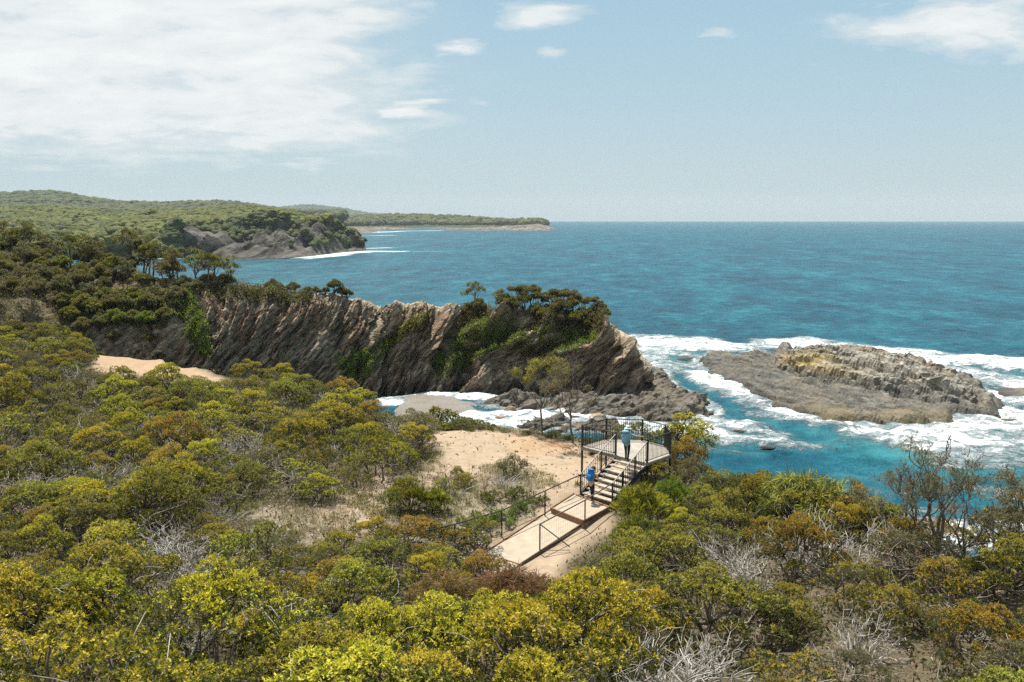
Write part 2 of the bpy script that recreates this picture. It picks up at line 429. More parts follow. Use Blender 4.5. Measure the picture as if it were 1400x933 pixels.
headw = (1 - wl)
aco = np.cos(th) * Pw[:, 0] + np.sin(th) * Pw[:, 2]
qb = np.c_[aco * .42, tco * 1.7, Pw[:, 1] * .5]
rid2 = 1 - np.abs(fbm(qb, 4, 57)) * 2.4
rid = 1 - np.abs(fbm(np.c_[aco * .16, tco * .55, Pw[:, 1] * .2], 4, 44)) * 2
bed = np.abs(fbm(np.c_[aco * .05, tco * .5, Pw[:, 1] * .05], 2, 58))
fl = np.floor(np.c_[aco / 1.9 + np.floor(tco / .75) * .37, tco / .75, Pw[:, 1] / 2.2]).astype(np.int64); blk = _h(fl[:, 0], fl[:, 1], fl[:, 2], 5)
fl2 = np.floor(np.c_[aco / .8 + np.floor(tco / .34) * .41, tco / .34, Pw[:, 1] / 1.1]).astype(np.int64); blk2 = _h(fl2[:, 0], fl2[:, 1], fl2[:, 2], 6)
D = amp * ((0.55 + 2.2 * headw) * (big - .5) + (0.75 + .5 * headw) * (med - .5) + 0.24 * (sml - .5) + (.6 + .4 * headw) * lump + (.45 + .15 * wl) * (rid - .6) + (1.7 - .9 * wl) * (bed - .2)) + (1 - amp) * .35 * lump
D = D + amp * (.55 * rid2 + .22 * blk + .12 * blk2)
D = D * (1 - .6 * sstep(rows[19, 2, 0], rows[22, 2, 0], Xc))
D = D + .12 * fbm(P * 2.3, 3, 46) * (.4 + amp)
_dd = P[:, 1] * cp - (P[:, 2] - H) * sp
_pq = np.c_[CX + F * P[:, 0] / _dd, CY - F * (P[:, 1] * sp + (P[:, 2] - H) * cp) / _dd]
_vv = np.tile(uv, nX)
chute = sstep(15, 4, linedist(_pq, [(634, 424), (624, 446), (607, 474)]) + 4 * fbm(P * .5, 3, 66)) * (_vv > .8) * (_vv < 4.6)
D = D - 1.4 * chute
Pd = P + N * D[:, None]
soil = np.tile(sstep(3.9, 4.5, uv), nX) * .9
soil = np.maximum(soil, chute * .85)
veg = sstep(.1, .5, fbm(P * .3, 3, 47) + (1 - rockw) * 1.2 - 1.2 * (np.tile(uv, nX) < 2.6) * (Xc > rows[3, 2, 0])) * .8
t = NT('cliff_rock_and_soil')
# reuse the cliff rock look, with soil on top
v = t.coord(rot=(0, 0.72, 0.0), scale=(0.42, 0.5, 1.35)); n1 = t.noise(1.2, 8, 0.66, v, 0.4); n2 = t.noise(0.22, 4, 0.6); n3 = t.noise(4.5, 5, 0.7)
c = t.ramp(n1, [(0.34, (0.07, 0.053, 0.039)), (0.46, (0.205, 0.16, 0.112)), (0.60, (0.41, 0.34, 0.245))])
c = t.mix(t.maprange(n2, .45, .65, 0, .7), c, (0.25, 0.155, 0.095))
c = t.mix(t.maprange(n3, .56, .75, 0, .5), c, (0.04, 0.033, 0.027))
vc = t.n('TexVoronoi', {'Vector': t.coord(rot=(0, 0.72, 0.0), scale=(.45, .6, 1.9)), 'Scale': 1.0}, feature='DISTANCE_TO_EDGE').outputs['Distance']
crk = t.maprange(vc, .0, .07)
c = t.mix(t.math('MULTIPLY', t.math('SUBTRACT', 1.0, crk), t.maprange(n2, .4, .6, 0, .7)), c, (0.035, 0.029, 0.024))
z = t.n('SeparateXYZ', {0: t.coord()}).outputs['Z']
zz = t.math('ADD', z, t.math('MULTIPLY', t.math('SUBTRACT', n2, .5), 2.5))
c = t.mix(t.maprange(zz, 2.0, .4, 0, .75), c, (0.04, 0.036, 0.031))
sc = t.mix(t.maprange(n3, .35, .65), (0.30, 0.235, 0.15), (0.46, 0.38, 0.26))
c = t.mix(t.attr('soil'), c, sc)
c = t.mix(t.attr('veg'), c, t.mix(t.maprange(n3, .4, .6), (0.05, 0.05, 0.02), (0.12, 0.09, 0.05)))
h = t.math('ADD', t.math('ADD', n1, t.math('MULTIPLY', n3, .4)), t.math('MULTIPLY', crk, .5))
M_head = t.done(t.surf(c, .88, .15, 0, t.bump(h, .9, .3)))
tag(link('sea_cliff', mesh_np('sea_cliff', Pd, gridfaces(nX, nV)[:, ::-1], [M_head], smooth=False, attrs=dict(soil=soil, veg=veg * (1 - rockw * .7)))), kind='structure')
CL_P = Pd.reshape(nX, nV, 3); CL_x = xs
def cliff_at(px, v):
    """a point on the cliff surface on the ray column px; v in 0..7 along the profile"""
    j = int(np.argmin(np.abs(uv - v)))
    pp = CL_P[:, j]; qx = CX + F * pp[:, 0] / ((pp[:, 1]) * cp - (pp[:, 2] - H) * sp)
    i = int(np.argmin(np.abs(qx - px)))
    return CL_P[i, j].copy()

def cliff_hit(px, py, v0=0.0, v1=5.0):
    a = CL_P.reshape(-1, 3); d = a[:, 1] * cp - (a[:, 2] - H) * sp
    qx = CX + F * a[:, 0] / d; qy = CY - F * (a[:, 1] * sp + (a[:, 2] - H) * cp) / d
    vv = np.tile(uv, nX)
    cost = (qx - px) ** 2 + (qy - py) ** 2 + 1e6 * ((vv < v0) | (vv > v1)) + vv * .01
    return a[int(np.argmin(cost))].copy()

# ---- islet and shelves as height sheets with their own bedding
def rock_sheet(name, x0, x1, y0, y1, step, hfun, mat, ang, attrs=None, amp=.35, per=.9):
    gx = np.arange(x0, x1, step); gy = np.arange(y0, y1, step)
    X, Y = np.meshgrid(gx, gy); q = np.c_[X.ravel(), Y.ravel()]
    z = hfun(q)
    p = np.c_[q, z]
    n = np.dstack([-np.gradient(z.reshape(X.shape), step, axis=1), -np.gradient(z.reshape(X.shape), step, axis=0), np.ones(X.shape)]).reshape(-1, 3)
    n /= np.linalg.norm(n, axis=1)[:, None]
    w = p + np.c_[fbm(p * .15, 3, 51), fbm(p * .15, 3, 52), fbm(p * .15, 3, 53)] * 1.2
    tc = -math.sin(ang) * w[:, 0] + math.cos(ang) * w[:, 2] + .35 * w[:, 1]
    D = amp * ((saw(tc / (per * 2.4)) - .5) * 1.1 + (saw(tc / per + .3 * vn(p * .6, 54)) - .5) * .7 + (saw(tc / (per * .37)) - .5) * .4 + 1.0 * fbm(p * .5, 4, 55) + .8 * (.5 - np.abs(fbm(np.c_[w[:, 0] * .3, tc * 1.3, w[:, 1] * .3], 4, 56)) * 2))
    keep = sstep(-1.2, .2, z) * (.45 + .55 * sstep(1.0, 1.7, z) if name == 'rocky_islet' else 1)
    p = p + n * (D * keep)[:, None]
    at = {k: f(q, z) for k, f in (attrs or {}).items()}
    f = gridfaces(len(gy), len(gx))
    zz = p[:, 2][f].max(1); f = f[zz > -1.4]
    used = np.unique(f); mp = np.zeros(len(p), int); mp[used] = np.arange(len(used))
    return mesh_np(name, p[used], mp[f], [mat], smooth=False, attrs={k: v[used] for k, v in at.items()})

I_plat = np.array([onz(*q, 0.3)[:2] for q in [(958,488),(985,484),(1050,488),(1090,482),(1200,484),(1260,496),(1340,530),(1385,560),(1370,572),(1325,568),(1310,580),(1200,583),(1130,578),(1060,560),(1000,532),(962,508),(948,494)]])
I_slab = np.array([aty(*q) [:2] for q in [(1052,510,106.5),(1075,492,113),(1100,486,116),(1200,484,111),(1250,494,106),(1290,512,99.5),(1318,540,93),(1330,572,86.0),(1300,574,85.5),(1262,561,87.8),(1220,551,90),(1170,539,93),(1120,528,97.5),(1080,520,102)]])
I_rear = np.array([onz(*q, .5)[:2] for q in [(1285,505),(1330,512),(1370,540),(1386,566),(1340,572),(1315,560)]])
I_bump = np.array([onz(*q, .3)[:2] for q in [(1045,482),(1070,474),(1092,478),(1098,488),(1070,490)]])
_ax = np.array(onz(960, 495, 0)[:2]); _bx = np.array(onz(1310, 575, 0)[:2])
_long = (_bx - _ax) / np.linalg.norm(_bx - _ax); _perp = np.array((-_long[1], _long[0]))
if _perp[1] < 0: _perp = -_perp
def islet_h(q):
    q3 = np.c_[q, np.zeros(len(q))]
    wob = fbm(q3 * .4, 4, 61)
    d = polydist(q, I_plat) + wob * 1.3
    al = (q - _ax) @ _long; pr = (q - _ax) @ _perp
    ridge = 0.75 * saw(pr / 4.3 + .35 * wob, .88) + .28 * saw(pr / 1.4 + wob * .5, .7)
    z = -2.0 + 2.35 * sstep(-2.0, 1.6, d) + ridge * sstep(0, 1.5, d) + .25 * wob
    ds = polydist(q, I_slab) + wob * .5 + .35 * fbm(q3 * 1.1, 3, 62)
    prs = pr - np.interp(al, [0, 12, 60], [0, 0, 0])
    top = 1.1 + 2.3 * sstep(0.0, 8.0, ds) + .12 * ds
    front = sstep(-0.15, .55, ds)
    tt = prs / 1.9 + .5 * wob + .25 * fbm(np.c_[al * .25, pr * .6, al * 0], 3, 65)
    step = .55 * sstep(-.15, .05, ds) + .45 * sstep(.35, .55, ds - .25 * wob) + .4 * sstep(.95, 1.2, ds)
    z2 = z + step + front * (1.1 * sstep(0, 7, ds) + .75 * (saw(tt, .78) - .5) + .35 * (saw(tt * 2.7, .75) - .5))
    z = np.maximum(z, z2)
    dr = polydist(q, I_rear) + wob * .7
    z = np.maximum(z, -1 + 2.7 * sstep(-1.0, 3.2, dr) + .25 * wob)
    db = polydist(q, I_bump) + wob * .7
    z = np.maximum(z, -1 + 3.0 * sstep(-.8, 3.0, db))
    return z
def islet_lichen(q, z):
    a = onz(1090, 503, 2.5)[:2]; b = onz(1140, 570, .6)[:2]; c = onz(1240, 572, .6)[:2]
    n = fbm(np.c_[q, z] * .5, 3, 64) * 1.5
    return np.maximum.reduce([sstep(8, 2, np.linalg.norm((q - a) * (1, .6), axis=1) + n * 2) * .9 * sstep(1.6, 2.2, z), sstep(4.5, 1, np.linalg.norm((q - b) * (.6, 1), axis=1) + n * 3) * .24, sstep(5, 1, np.linalg.norm((q - c) * (.5, 1), axis=1) + n * 3) * .24])
o = link('rocky_islet', rock_sheet('rocky_islet', 18, 56, 76, 132, .24, islet_h, M_islet, math.radians(-24), dict(lichen=islet_lichen), .34, .95))
tag(o, 'long pale layered rock islet with ochre lichen in the surf right of the headland', 'rock')

SH1 = np.array([onz(*q, .3)[:2] for q in [(868,520),(905,508),(930,530),(965,545),(982,566),(940,575),(915,578),(880,572),(800,570),(740,562),(640,556),(660,548),(760,545),(840,545)]])
SH1b = np.array([onz(*q, .5)[:2] for q in [(890,532),(925,530),(965,548),(978,564),(930,572),(880,566),(860,556)]])
SH1c = np.array([onz(*q, .3)[:2] for q in [(640,545),(700,545),(800,545),(870,545),(880,566),(800,566),(740,560),(660,557)]])
SH2 = np.array([onz(*q, .2)[:2] for q in [(690,576),(760,573),(830,578),(890,584),(870,594),(760,590),(700,586)]])
def shelf_h(q):
    q3 = np.c_[q, np.zeros(len(q))]; wob = fbm(q3 * .35, 4, 71)
    d = polydist(q, SH1) + wob * 1.4; d2 = np.maximum(polydist(q, SH1b), polydist(q, SH1c) - .6) + wob * 1.3
    return np.maximum(-1.3 + 1.6 * sstep(-1.5, 1.5, polydist(q, SH2) + wob * 2.2) + .35 * np.abs(fbm(q3 * .9, 3, 73)), -1.6 + 2.1 * sstep(-1.5, 1.2, d)) + .3 * wob + .75 * sstep(-.4, 2.2, d2) + .5 * np.abs(fbm(q3 * .8, 4, 72))
o = link('rock_shelf', rock_sheet('rock_shelf', -8, 26, 68, 112, .24, shelf_h, M_shelf, math.radians(25), None, .5, .9))
tag(o, 'low dark wave cut rock shelf running out below the headland cliff', 'rock')

def boulder(loc, s, seed, mat, name='boulder'):
    V = ICO3[0].copy(); r = 1 + .32 * fbm(V * 1.3 + seed * 3.1, 3, seed) ; V = V * r[:, None]
    for k in range(9):
        n = np.random.default_rng(seed * 10 + k).normal(size=3); n /= np.linalg.norm(n); d = V @ n - .72
        V -= np.where(d > 0, d, 0)[:, None] * n * .9
    V = V * np.array(s) + fbm(V * 5, 2, seed)[:, None] * .03
    o = link(name, mesh_np(name, V, ICO3[1], [mat], smooth=False)); o.location = loc
    return o
for k, (px, py, s, lab) in enumerate([(697,565,(.95,.7,.8),'tan upright boulder standing in the white foam of the cove'), (684,573,(.7,.5,.35),'flat pale boulder lying low in the cove foam beside upright boulder'),
        (815,572,(1.0,.8,.55),'pale tan boulder resting on the shelf just behind the platform railing'), (785,573,(.9,.6,.3),'low brown slab boulder on the shelf left of the platform railing'),
        (727,563,(.6,.5,.35),'small brown boulder at the back edge of the cove foam'), (1392,541,(3.6,2.2,.7),'brown weedy rock cut by the right edge of the photo, beyond islet'),
        (1037,596,(1.0,.35,.14),'thin wet reef rock awash in foam below the channel'), (1010,590,(.7,.3,.14),'narrow wet reef rock awash left of another one in channel foam'),
        (1050,612,(.8,.3,.14),'dark wet rock awash in the foam just above the coastal bushes'), (1090,608,(1.3,.4,.16),'long low reef rock just above the bushes in foam'),
        (1378,576,(1.4,.8,.25),'small brown rock awash right of the islet end'), (1098,556,(1.0,.5,.28),'small dark rock in the channel beside the islet platform'),
        (938,492,(1.6,.7,.3),'low dark rock awash left of the islet tip')]):
    p = onz(px, py, .15); 
    tag(boulder(p, s, k + 1, M_boulder if k in (0,1,2) else M_shelf), lab, 'boulder')

# beach in the cove
BE = np.array([onz(*q, .3)[:2] for q in [(528,575),(534,548),(565,532),(612,536),(650,548),(672,558),(690,566),(640,571),(640,580),(740,584),(740,600),(600,600)]])
gx = np.arange(-18, 2, .4); gy = np.arange(70, 100, .4); X, Y = np.meshgrid(gx, gy); q = np.c_[X.ravel(), Y.ravel()]
db = polydist(q, BE) + fbm(np.c_[q, q[:, :1]] * .3, 3, 80) * 1.0
zb = -1.0 + 1.5 * sstep(-3, 2.5, db) + .06 * fbm(np.c_[q, q[:, :1] * 0] * 1.5, 3, 81)
t = NT('beach_pebbles'); n1 = t.noise(6, 6, .7); n2 = t.noise(.5, 3, .5)
c = t.mix(t.maprange(n1, .35, .65), (0.11, 0.10, 0.086), (0.26, 0.245, 0.22)); c = t.mix(t.maprange(n2, .4, .65, 0, .6), c, (0.16, 0.13, 0.09))
M_beach = t.done(t.surf(c, .9, .2, 0, t.bump(n1, .6, .08)))
tag(link('beach', mesh_np('beach', np.c_[q, zb], gridfaces(len(gy), len(gx)), [M_beach])), kind='structure')
# ================================================================== sea
nr = 760; ys = 26 * (6000 / 26) ** (np.arange(nr) / (nr - 1.0)); nc = 560
sl = np.linspace(-1.35, 1.35, nc)
ys = np.concatenate([[8, 14, 20], ys]); nr += 3
X = np.maximum(ys[:, None], 40) * sl[None, :]; Y = np.broadcast_to(ys[:, None], X.shape)
q = np.c_[X.ravel(), Y.ravel()]
def wl_(pts): return [onz(px, py, 0)[:2] for px, py in pts]
bands = [  # polyline px, half width m, strength
    ([(850,468),(900,472),(960,476),(1030,476),(1090,474)], 10, 1.0), ([(880,480),(930,486),(960,488)], 4, .8), ([(1090,474),(1180,478),(1240,486)], 7, .95),
    ([(1210,484),(1300,497),(1400,502)], 10, 1.0), ([(1330,512),(1400,526)], 8, .95), ([(1380,545),(1420,560)], 4, .9), ([(870,490),(900,497),(950,503)], 6, .75),
    ([(955,512),(1000,537),(1060,563),(1130,582)], 3.0, 1.0), ([(985,535),(1040,566)], 3, .75), ([(1130,582),(1200,588),(1300,584),(1340,574)], 2.0, 1.0),
    ([(1190,592),(1270,592),(1340,584),(1420,578)], 7, 1.0), ([(1220,604),(1340,610),(1420,605)], 6, .95), ([(1300,636),(1420,628)], 4, .75), ([(1180,606),(1230,612)], 2.2, .45),
    ([(905,590),(960,592),(1010,602),(1060,606),(1110,612)], 4.2, 1.0), ([(960,580),(1020,588),(1060,598)], 3, .9), ([(920,606),(980,616),(1040,622)], 2, .55),
    ([(640,572),(690,568),(740,570),(800,574)], 3.0, 1.0), ([(540,548),(600,541),(660,547),(720,556)], 3.5, 1.0), ([(640,578),(740,580),(850,586),(920,592)], 4.0, 1.0),
    ([(1190,690),(1240,704),(1300,700)], 2, .7), ([(1280,730),(1360,725)], 3, .9), ([(1200,675),(1320,668),(1400,680)], 2.5, .55), ([(1150,650),(1200,660)], 1.6, .4), ([(880,560),(1000,575)], .9, .5)]
foam = np.zeros(len(q))
sel = (q[:, 1] < 170) & (np.abs(q[:, 0]) < 110)
qs = q[sel]; w3 = np.c_[qs, np.zeros(len(qs))]; wob = fbm(w3 * .16, 4, 90)
fs = foam[sel]
for pts, hw, st in bands:
    d = linedist(qs, wl_(pts)) + wob * hw * .9
    fs = np.maximum(fs, st * sstep(hw * 1.35, hw * .2, d))
for poly in (I_plat, SH1, SH2):
    d = -polydist(qs, poly) + wob * 1.2
    fs = np.maximum(fs, .8 * sstep(1.8, .2, d))
shal = np.zeros(len(q)); sh = np.zeros(len(qs))
for pts, hw, st in (([(1240,600),(1300,600),(1400,595)], 9, 1.0), ([(1180,610),(1250,625)], 5, .8), ([(900,490),(940,500)], 9, .7), ([(900,590),(1000,600)], 5, .5), ([(1250,640),(1400,640)], 5, .5), ([(680,575),(850,580)], 3, .2)):
    sh = np.maximum(sh, st * sstep(hw * 1.6, 0, linedist(qs, wl_(pts)) + wob * hw * .5))
foam[sel] = fs; shal[sel] = sh
# far surf along the far shores
far = [([(80,353),(250,354),(330,354),(420,352)], 3.5, .8), ([(400,353),(440,350),(475,346),(500,344),(545,344)], 9, 1.0), ([(420,354),(470,349)], 6, .9), ([(495,340),(530,339)], 8, .8), ([(500,318.5),(560,316),(620,315.5)], 14, .9), ([(480,323),(535,322)], 9, .8), ([(570,344),(610,344)], 3, .6), ([(690,315.5),(750,315.5)], 8, .5)]
s2 = (q[:, 1] > 330) & (q[:, 1] < 2600) & (q[:, 0] < 250)
q2 = q[s2]; wob2 = fbm(np.c_[q2, q2[:, :1] * 0] * .03, 3, 91); f2 = foam[s2]
for pts, hw, st in far:
    f2 = np.maximum(f2, st * sstep(hw * 1.5, hw * .3, linedist(q2, wl_(pts)) + wob2 * hw))
foam[s2] = f2
# real swell
z = np.zeros(len(q)); ssel = q[:, 1] < 420; a = q[ssel]
z[ssel] = (.30 * fbm(np.c_[a * (.05, .11), a[:, :1] * 0], 3, 95) + .16 * fbm(np.c_[a * (.16, .34), a[:, :1] * 0], 3, 96) + .12 * fbm(np.c_[a * (.5, .9), a[:, :1] * 0], 2, 97)) * np.exp(-a[:, 1] / 260)
z += foam * .42 * (q[:, 1] < 200) * (1 + fbm(np.c_[q * .7, q[:, :1] * 0], 3, 98))
t = NT('sea_water')
pos = t.coord()
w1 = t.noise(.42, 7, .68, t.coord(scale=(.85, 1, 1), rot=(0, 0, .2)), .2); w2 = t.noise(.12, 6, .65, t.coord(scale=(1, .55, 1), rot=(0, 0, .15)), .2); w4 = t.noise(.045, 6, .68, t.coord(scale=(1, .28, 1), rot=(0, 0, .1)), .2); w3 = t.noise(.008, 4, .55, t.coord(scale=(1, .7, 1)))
sx_ = t.n('SeparateXYZ', {0: pos})
dist = sx_.outputs['Y']
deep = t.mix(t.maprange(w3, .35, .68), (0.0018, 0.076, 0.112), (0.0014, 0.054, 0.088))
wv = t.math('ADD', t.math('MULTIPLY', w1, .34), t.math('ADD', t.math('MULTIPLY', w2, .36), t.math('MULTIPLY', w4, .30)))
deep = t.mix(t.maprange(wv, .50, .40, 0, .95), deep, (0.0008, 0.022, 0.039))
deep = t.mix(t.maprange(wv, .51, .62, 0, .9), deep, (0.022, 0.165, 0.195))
shc = t.mix(t.maprange(wv, .44, .57), (0.004, 0.085, 0.105), (0.05, 0.225, 0.235))
wat = t.mix(t.math('MULTIPLY', t.attr('shallow'), .75), deep, shc)
# lacy foam
fv = t.n('Mapping', {'Vector': pos, 'Scale': (.8, 1, 1)}).outputs[0]
l1 = t.noise(.85, 9, .74, fv, 1.0); l2 = t.noise(.22, 5, .6, fv, .6)
lace = t.math('ADD', t.math('MULTIPLY', l1, .65), t.math('MULTIPLY', l2, .35))
fa = t.attr('foam')
thr = t.math('SUBTRACT', .695, t.math('MULTIPLY', fa, .335))
wat = t.mix(t.math('MULTIPLY', t.maprange(fa, .1, .9), t.maprange(l2, .35, .6, .25, .75)), wat, t.mix(l1, (.04, .20, .225), (.16, .33, .34)))
fm = t.maprange(t.math('SUBTRACT', lace, thr), -.05, .13)
fm = t.math('MULTIPLY', fm, t.maprange(fa, .02, .14))
# scattered whitecaps
wc = t.noise(.085, 6, .70, t.n('Mapping', {'Vector': pos, 'Scale': (.8, .55, 1), 'Rotation': (0, 0, .1)}).outputs[0], .3)
cap = t.math('MULTIPLY', t.maprange(wc, .69, .73), t.maprange(w1, .45, .55))
fm = t.math('MAXIMUM', fm, t.math('MULTIPLY', cap, .8))
foamc = t.mix(t.maprange(l1, .35, .65), (0.50, 0.55, 0.56), (0.78, 0.80, 0.80))
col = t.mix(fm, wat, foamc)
hgt = t.math('ADD', t.math('MULTIPLY', w1, .8), t.math('MULTIPLY', w2, 2.6)); hgt = t.math('ADD', hgt, t.math('MULTIPLY', fm, .5))
nrm = t.bump(hgt, 1.0, .9)
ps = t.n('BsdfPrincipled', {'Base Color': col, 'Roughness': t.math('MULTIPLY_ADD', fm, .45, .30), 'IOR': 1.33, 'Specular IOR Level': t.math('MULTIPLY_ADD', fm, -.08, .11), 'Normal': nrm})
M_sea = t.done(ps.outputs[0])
tag(link('sea', mesh_np('sea', np.c_[q, z], gridfaces(nr, nc), [M_sea], attrs=dict(foam=foam, shallow=shal))), kind='structure')

# sea bed so the ground reaches the horizon under the water
sb = MB(); sb.add([(-8100, -40, -4), (8100, -40, -4), (8100, 6000, -4), (-8100, 6000, -4)], [(0, 1, 2, 3)])
tag(sb.build('sea_bed', simple('sea_bed_sand', (.2, .2, .16))), kind='structure')

# ================================================================== far hills
def farmat(name, rock, soil):
    t = NT(name); v = t.coord(rot=(0, .6, 0), scale=(.35, .35, 2.0)); n1 = t.noise(.09, 8, .68, v, .4); n2 = t.noise(.02, 4, .5)
    c = t.ramp(n1, [(.36, tuple(x * .25 for x in rock)), (.48, rock), (.60, tuple(min(1, x * 2.2) for x in rock))])
    g = t.mix(t.maprange(n2, .3, .7), tuple(x * .7 for x in soil), soil)
    c = t.mix(t.attr('veg'), c, g)
    return t.done(t.surf(c, .95, .1, 0, t.bump(n1, .8, 3.0)))
def loft(name, lines, mat, nx, nvs, rough, vegfun, seed):
    """lines: list of polylines [(px,py,Y)...] from the shore up and over"""
    L = []
    for ln in lines:
        p = np.array([aty(*k) if len(k) == 3 else onz(k[0], k[1], 0.0) for k in ln])
        s = np.linspace(0, 1, len(p)); u = np.linspace(0, 1, nx)
        L.append(np.c_[[np.interp(u, s, p[:, a]) for a in range(3)]].T)
    L = np.array(L); 
    vs = np.concatenate([np.linspace(k, k + 1, nvs[k], endpoint=(k == len(L) - 2)) for k in range(len(L) - 1)])
    k = np.clip(np.floor(vs).astype(int), 0, len(L) - 2); f = (vs - k)[:, None, None]
    G = L[k] * (1 - f) + L[k + 1] * f
    P = G.reshape(-1, 3)
    vv = np.repeat(vs, nx)
    d = fbm(P * rough[0], 5, seed, .55) * rough[1] * np.minimum(1, vv * 2 + .1)
    if name == 'bay_headland':
        tc = (P[:, 0] * -.55 + P[:, 2] * .83) + 6 * fbm(P * .02, 3, seed + 5); fc = np.clip(vv * 3, 0, 1) * sstep(1.5, 1.0, vv)
        d = d + fc * (8 * (saw(tc / 22, .7) - .5) + 4.5 * (saw(tc / 8, .7) - .5) + 3 * fbm(P * np.array((.2, .2, .1)), 3, 3) + 9 * (.5 - np.abs(fbm(P * (.03, .03, .012), 3, seed + 7)) * 2))
    nn = np.array((0.0, -.6, .8)); P = P + d[:, None] * nn
    return link(name, mesh_np(name, P, gridfaces(len(vs), nx), [mat], smooth=False, attrs=dict(veg=vegfun(P, vv)))), P.reshape(len(vs), nx, 3)

def R(*a): return [tuple(x) for x in a]
base = R((-260,354),(-60,354),(100,353),(200,353.5),(280,354.5),(340,354.5),(390,354),(430,350),(462,346),(485,344),(501,343))
ctop = R((-260,348,480),(-60,345,480),(100,344,486),(200,340,490),(262,318,500),(310,311,512),(370,308,520),(420,316,525),(458,320,545),(480,331,556),(500,341.5,576))
midl = R((-260,318,640),(-60,315,640),(100,313,650),(200,309,650),(262,304,640),(320,300,620),(380,300,610),(425,308,600),(455,316,600),(478,330,590),(499,341.8,584))
sky1 = R((-260,281,900),(-60,283,900),(60,288,900),(150,295,900),(260,292,880),(330,292,860),(390,296,820),(430,304,760),(460,316,700),(478,330,640),(498,342,590))
back = R((-260,330,1200),(-60,325,1200),(60,325,1200),(150,325,1200),(260,325,1200),(330,325,1100),(390,325,1000),(430,330,900),(460,335,800),(478,340,700),(499,345,600))
M_far1 = farmat('bay_cliff_rock', (.07, .063, .053), (.075, .085, .03))
def veg1(P, vv):
    qx = CX + F * P[:, 0] / P[:, 1]
    return np.clip(np.where(vv < 1, np.where(qx < 235, 1, sstep(.55, .8, fbm(P * .02, 3, 3) * .5 + .35 + vv * .1)), sstep(.95, 1.3, vv + .25 * fbm(P * .02, 3, 3))), 0, 1)
o, H1 = loft('bay_headland', [base, ctop, midl, sky1, back], M_far1, 420, [34, 16, 30, 8], (.035, 9), veg1, 101); tag(o, kind='structure')
M_far2 = farmat('forest_hill_soil', (.1, .095, .07), (.065, .08, .035))
o, H2 = loft('forested_hills', [R((-300,300,1300),(0,300,1300),(200,298,1300),(400,300,1300),(470,300,1250)), R((-300,268,1850),(0,270,1850),(80,269,1850),(120,275,1850),(180,283,1850),(250,284,1800),(300,282,1800),(350,288,1750),(400,296,1700),(470,298,1600)), R((-300,300,2400),(470,302,2200))], M_far2, 160, [24, 10], (.006, 14), lambda P, v: np.ones(len(P)), 111); tag(o, kind='structure')
o, H3 = loft('distant_ranges', [R((340,298,5000),(540,298,5000)), R((340,291,5400),(385,286,5400),(412,283,5400),(440,285,5400),(470,289,5400),(500,294,5400),(540,297,5400)), R((340,298,5800),(540,298,5800))], M_far2, 120, [14, 8], (.002, 14), lambda P, v: np.ones(len(P)), 121); tag(o, kind='structure')
b4 = R((440,322),(490,320),(520,317),(560,316),(640,316),(700,316),(740,315.5),(758,315.5))
c4 = R((440,312,1650),(490,310,1700),(520,311,1850),(560,312,1960),(640,312,1960),(700,309,1960),(735,305,1980),(756,312,1990))
s4 = R((440,303,1950),(490,299,2050),(520,298,2100),(560,297,2200),(620,299,2200),(660,301,2150),(700,303,2100),(738,304.5,2050),(755,312,2010))
k4 = R((440,312,2600),(560,312,2600),(640,312,2500),(755,314,2040))
o, H4 = loft('far_headland', [b4, c4, s4, k4], farmat('far_headland_rock', (.11, .095, .08), (.06, .075, .03)), 200, [14, 16, 6], (.012, 7), lambda P, v: sstep(.8, 1.1, v), 131); tag(o, kind='structure')

def crown_mass(name, pts, rad, mat, seed, squash=.75):
    """a wood too far off to count: lumpy crowns merged into one object"""
    r = np.random.default_rng(seed); V0, F0 = ICO2; V = []; Fc = []
    n = len(pts); rad = rad * r.uniform(.6, 1.25, n)
    rn = V0[None] * (1 + .0) 
    off = r.uniform(0, 100, (n, 3))
    pp = (V0[None] * 1.6 + off[:, None]).reshape(-1, 3)
    m = 1 + .42 * fbm(pp, 3, seed).reshape(n, -1)
    VV = V0[None] * m[..., None] * rad[:, None, None] * np.array((1, 1, squash)) + pts[:, None] + np.array((0, 0, 1)) * (rad * .45)[:, None, None]
    FF = F0[None] + (np.arange(n) * len(V0))[:, None, None]
    return tag(link(name, mesh_np(name, VV.reshape(-1, 3), FF.reshape(-1, 3), [mat], smooth=False)), kind='stuff')
def forestmat(name, cols, sc):
    t = NT(name); ri = t.n('NewGeometry').outputs['Random Per Island']; n = t.noise(sc, 4, .7); big = t.noise(.012, 3, .5)
    c = t.ramp(ri, [(i / len(cols), k) for i, k in enumerate(cols)], 'LINEAR')
    c = t.mix(t.maprange(n, .35, .65, 0, .5), c, tuple(x * .45 for x in cols[0]))
    c = t.mix(t.maprange(big, .42, .62, 0, .55), c, cols[-1])
    return t.done(t.surf(c, .8, .1, 0, t.bump(n, 1.0, 1.2)))
def scatter_on(Hm, n, seed, ok):
    r = np.random.default_rng(seed); a, b = Hm.shape[:2]
    # area-weighted picks on the loft
    c = Hm[:-1, :-1]; e1 = Hm[1:, :-1] - c; e2 = Hm[:-1, 1:] - c
    A = np.linalg.norm(np.cross(e1, e2), axis=2).ravel(); idx = r.choice(len(A), n * 3, p=A / A.sum())
    i, j = np.unravel_index(idx, c.shape[:2]); f = r.random((len(i), 2, 1))
    p = c[i, j] + e1[i, j] * f[:, 0] + e2[i, j] * f[:, 1]
    return p[ok(p, i)][:n]
qx_ = lambda p: CX + F * p[:, 0] / p[:, 1]
p = scatter_on(H1, 9500, 1, lambda p, i: ((i >= 36) | (qx_(p) < 245)) & (i < 82) & (p[:, 2] > 1.5) & (qx_(p) > -60) & ~((qx_(p) > 470)))
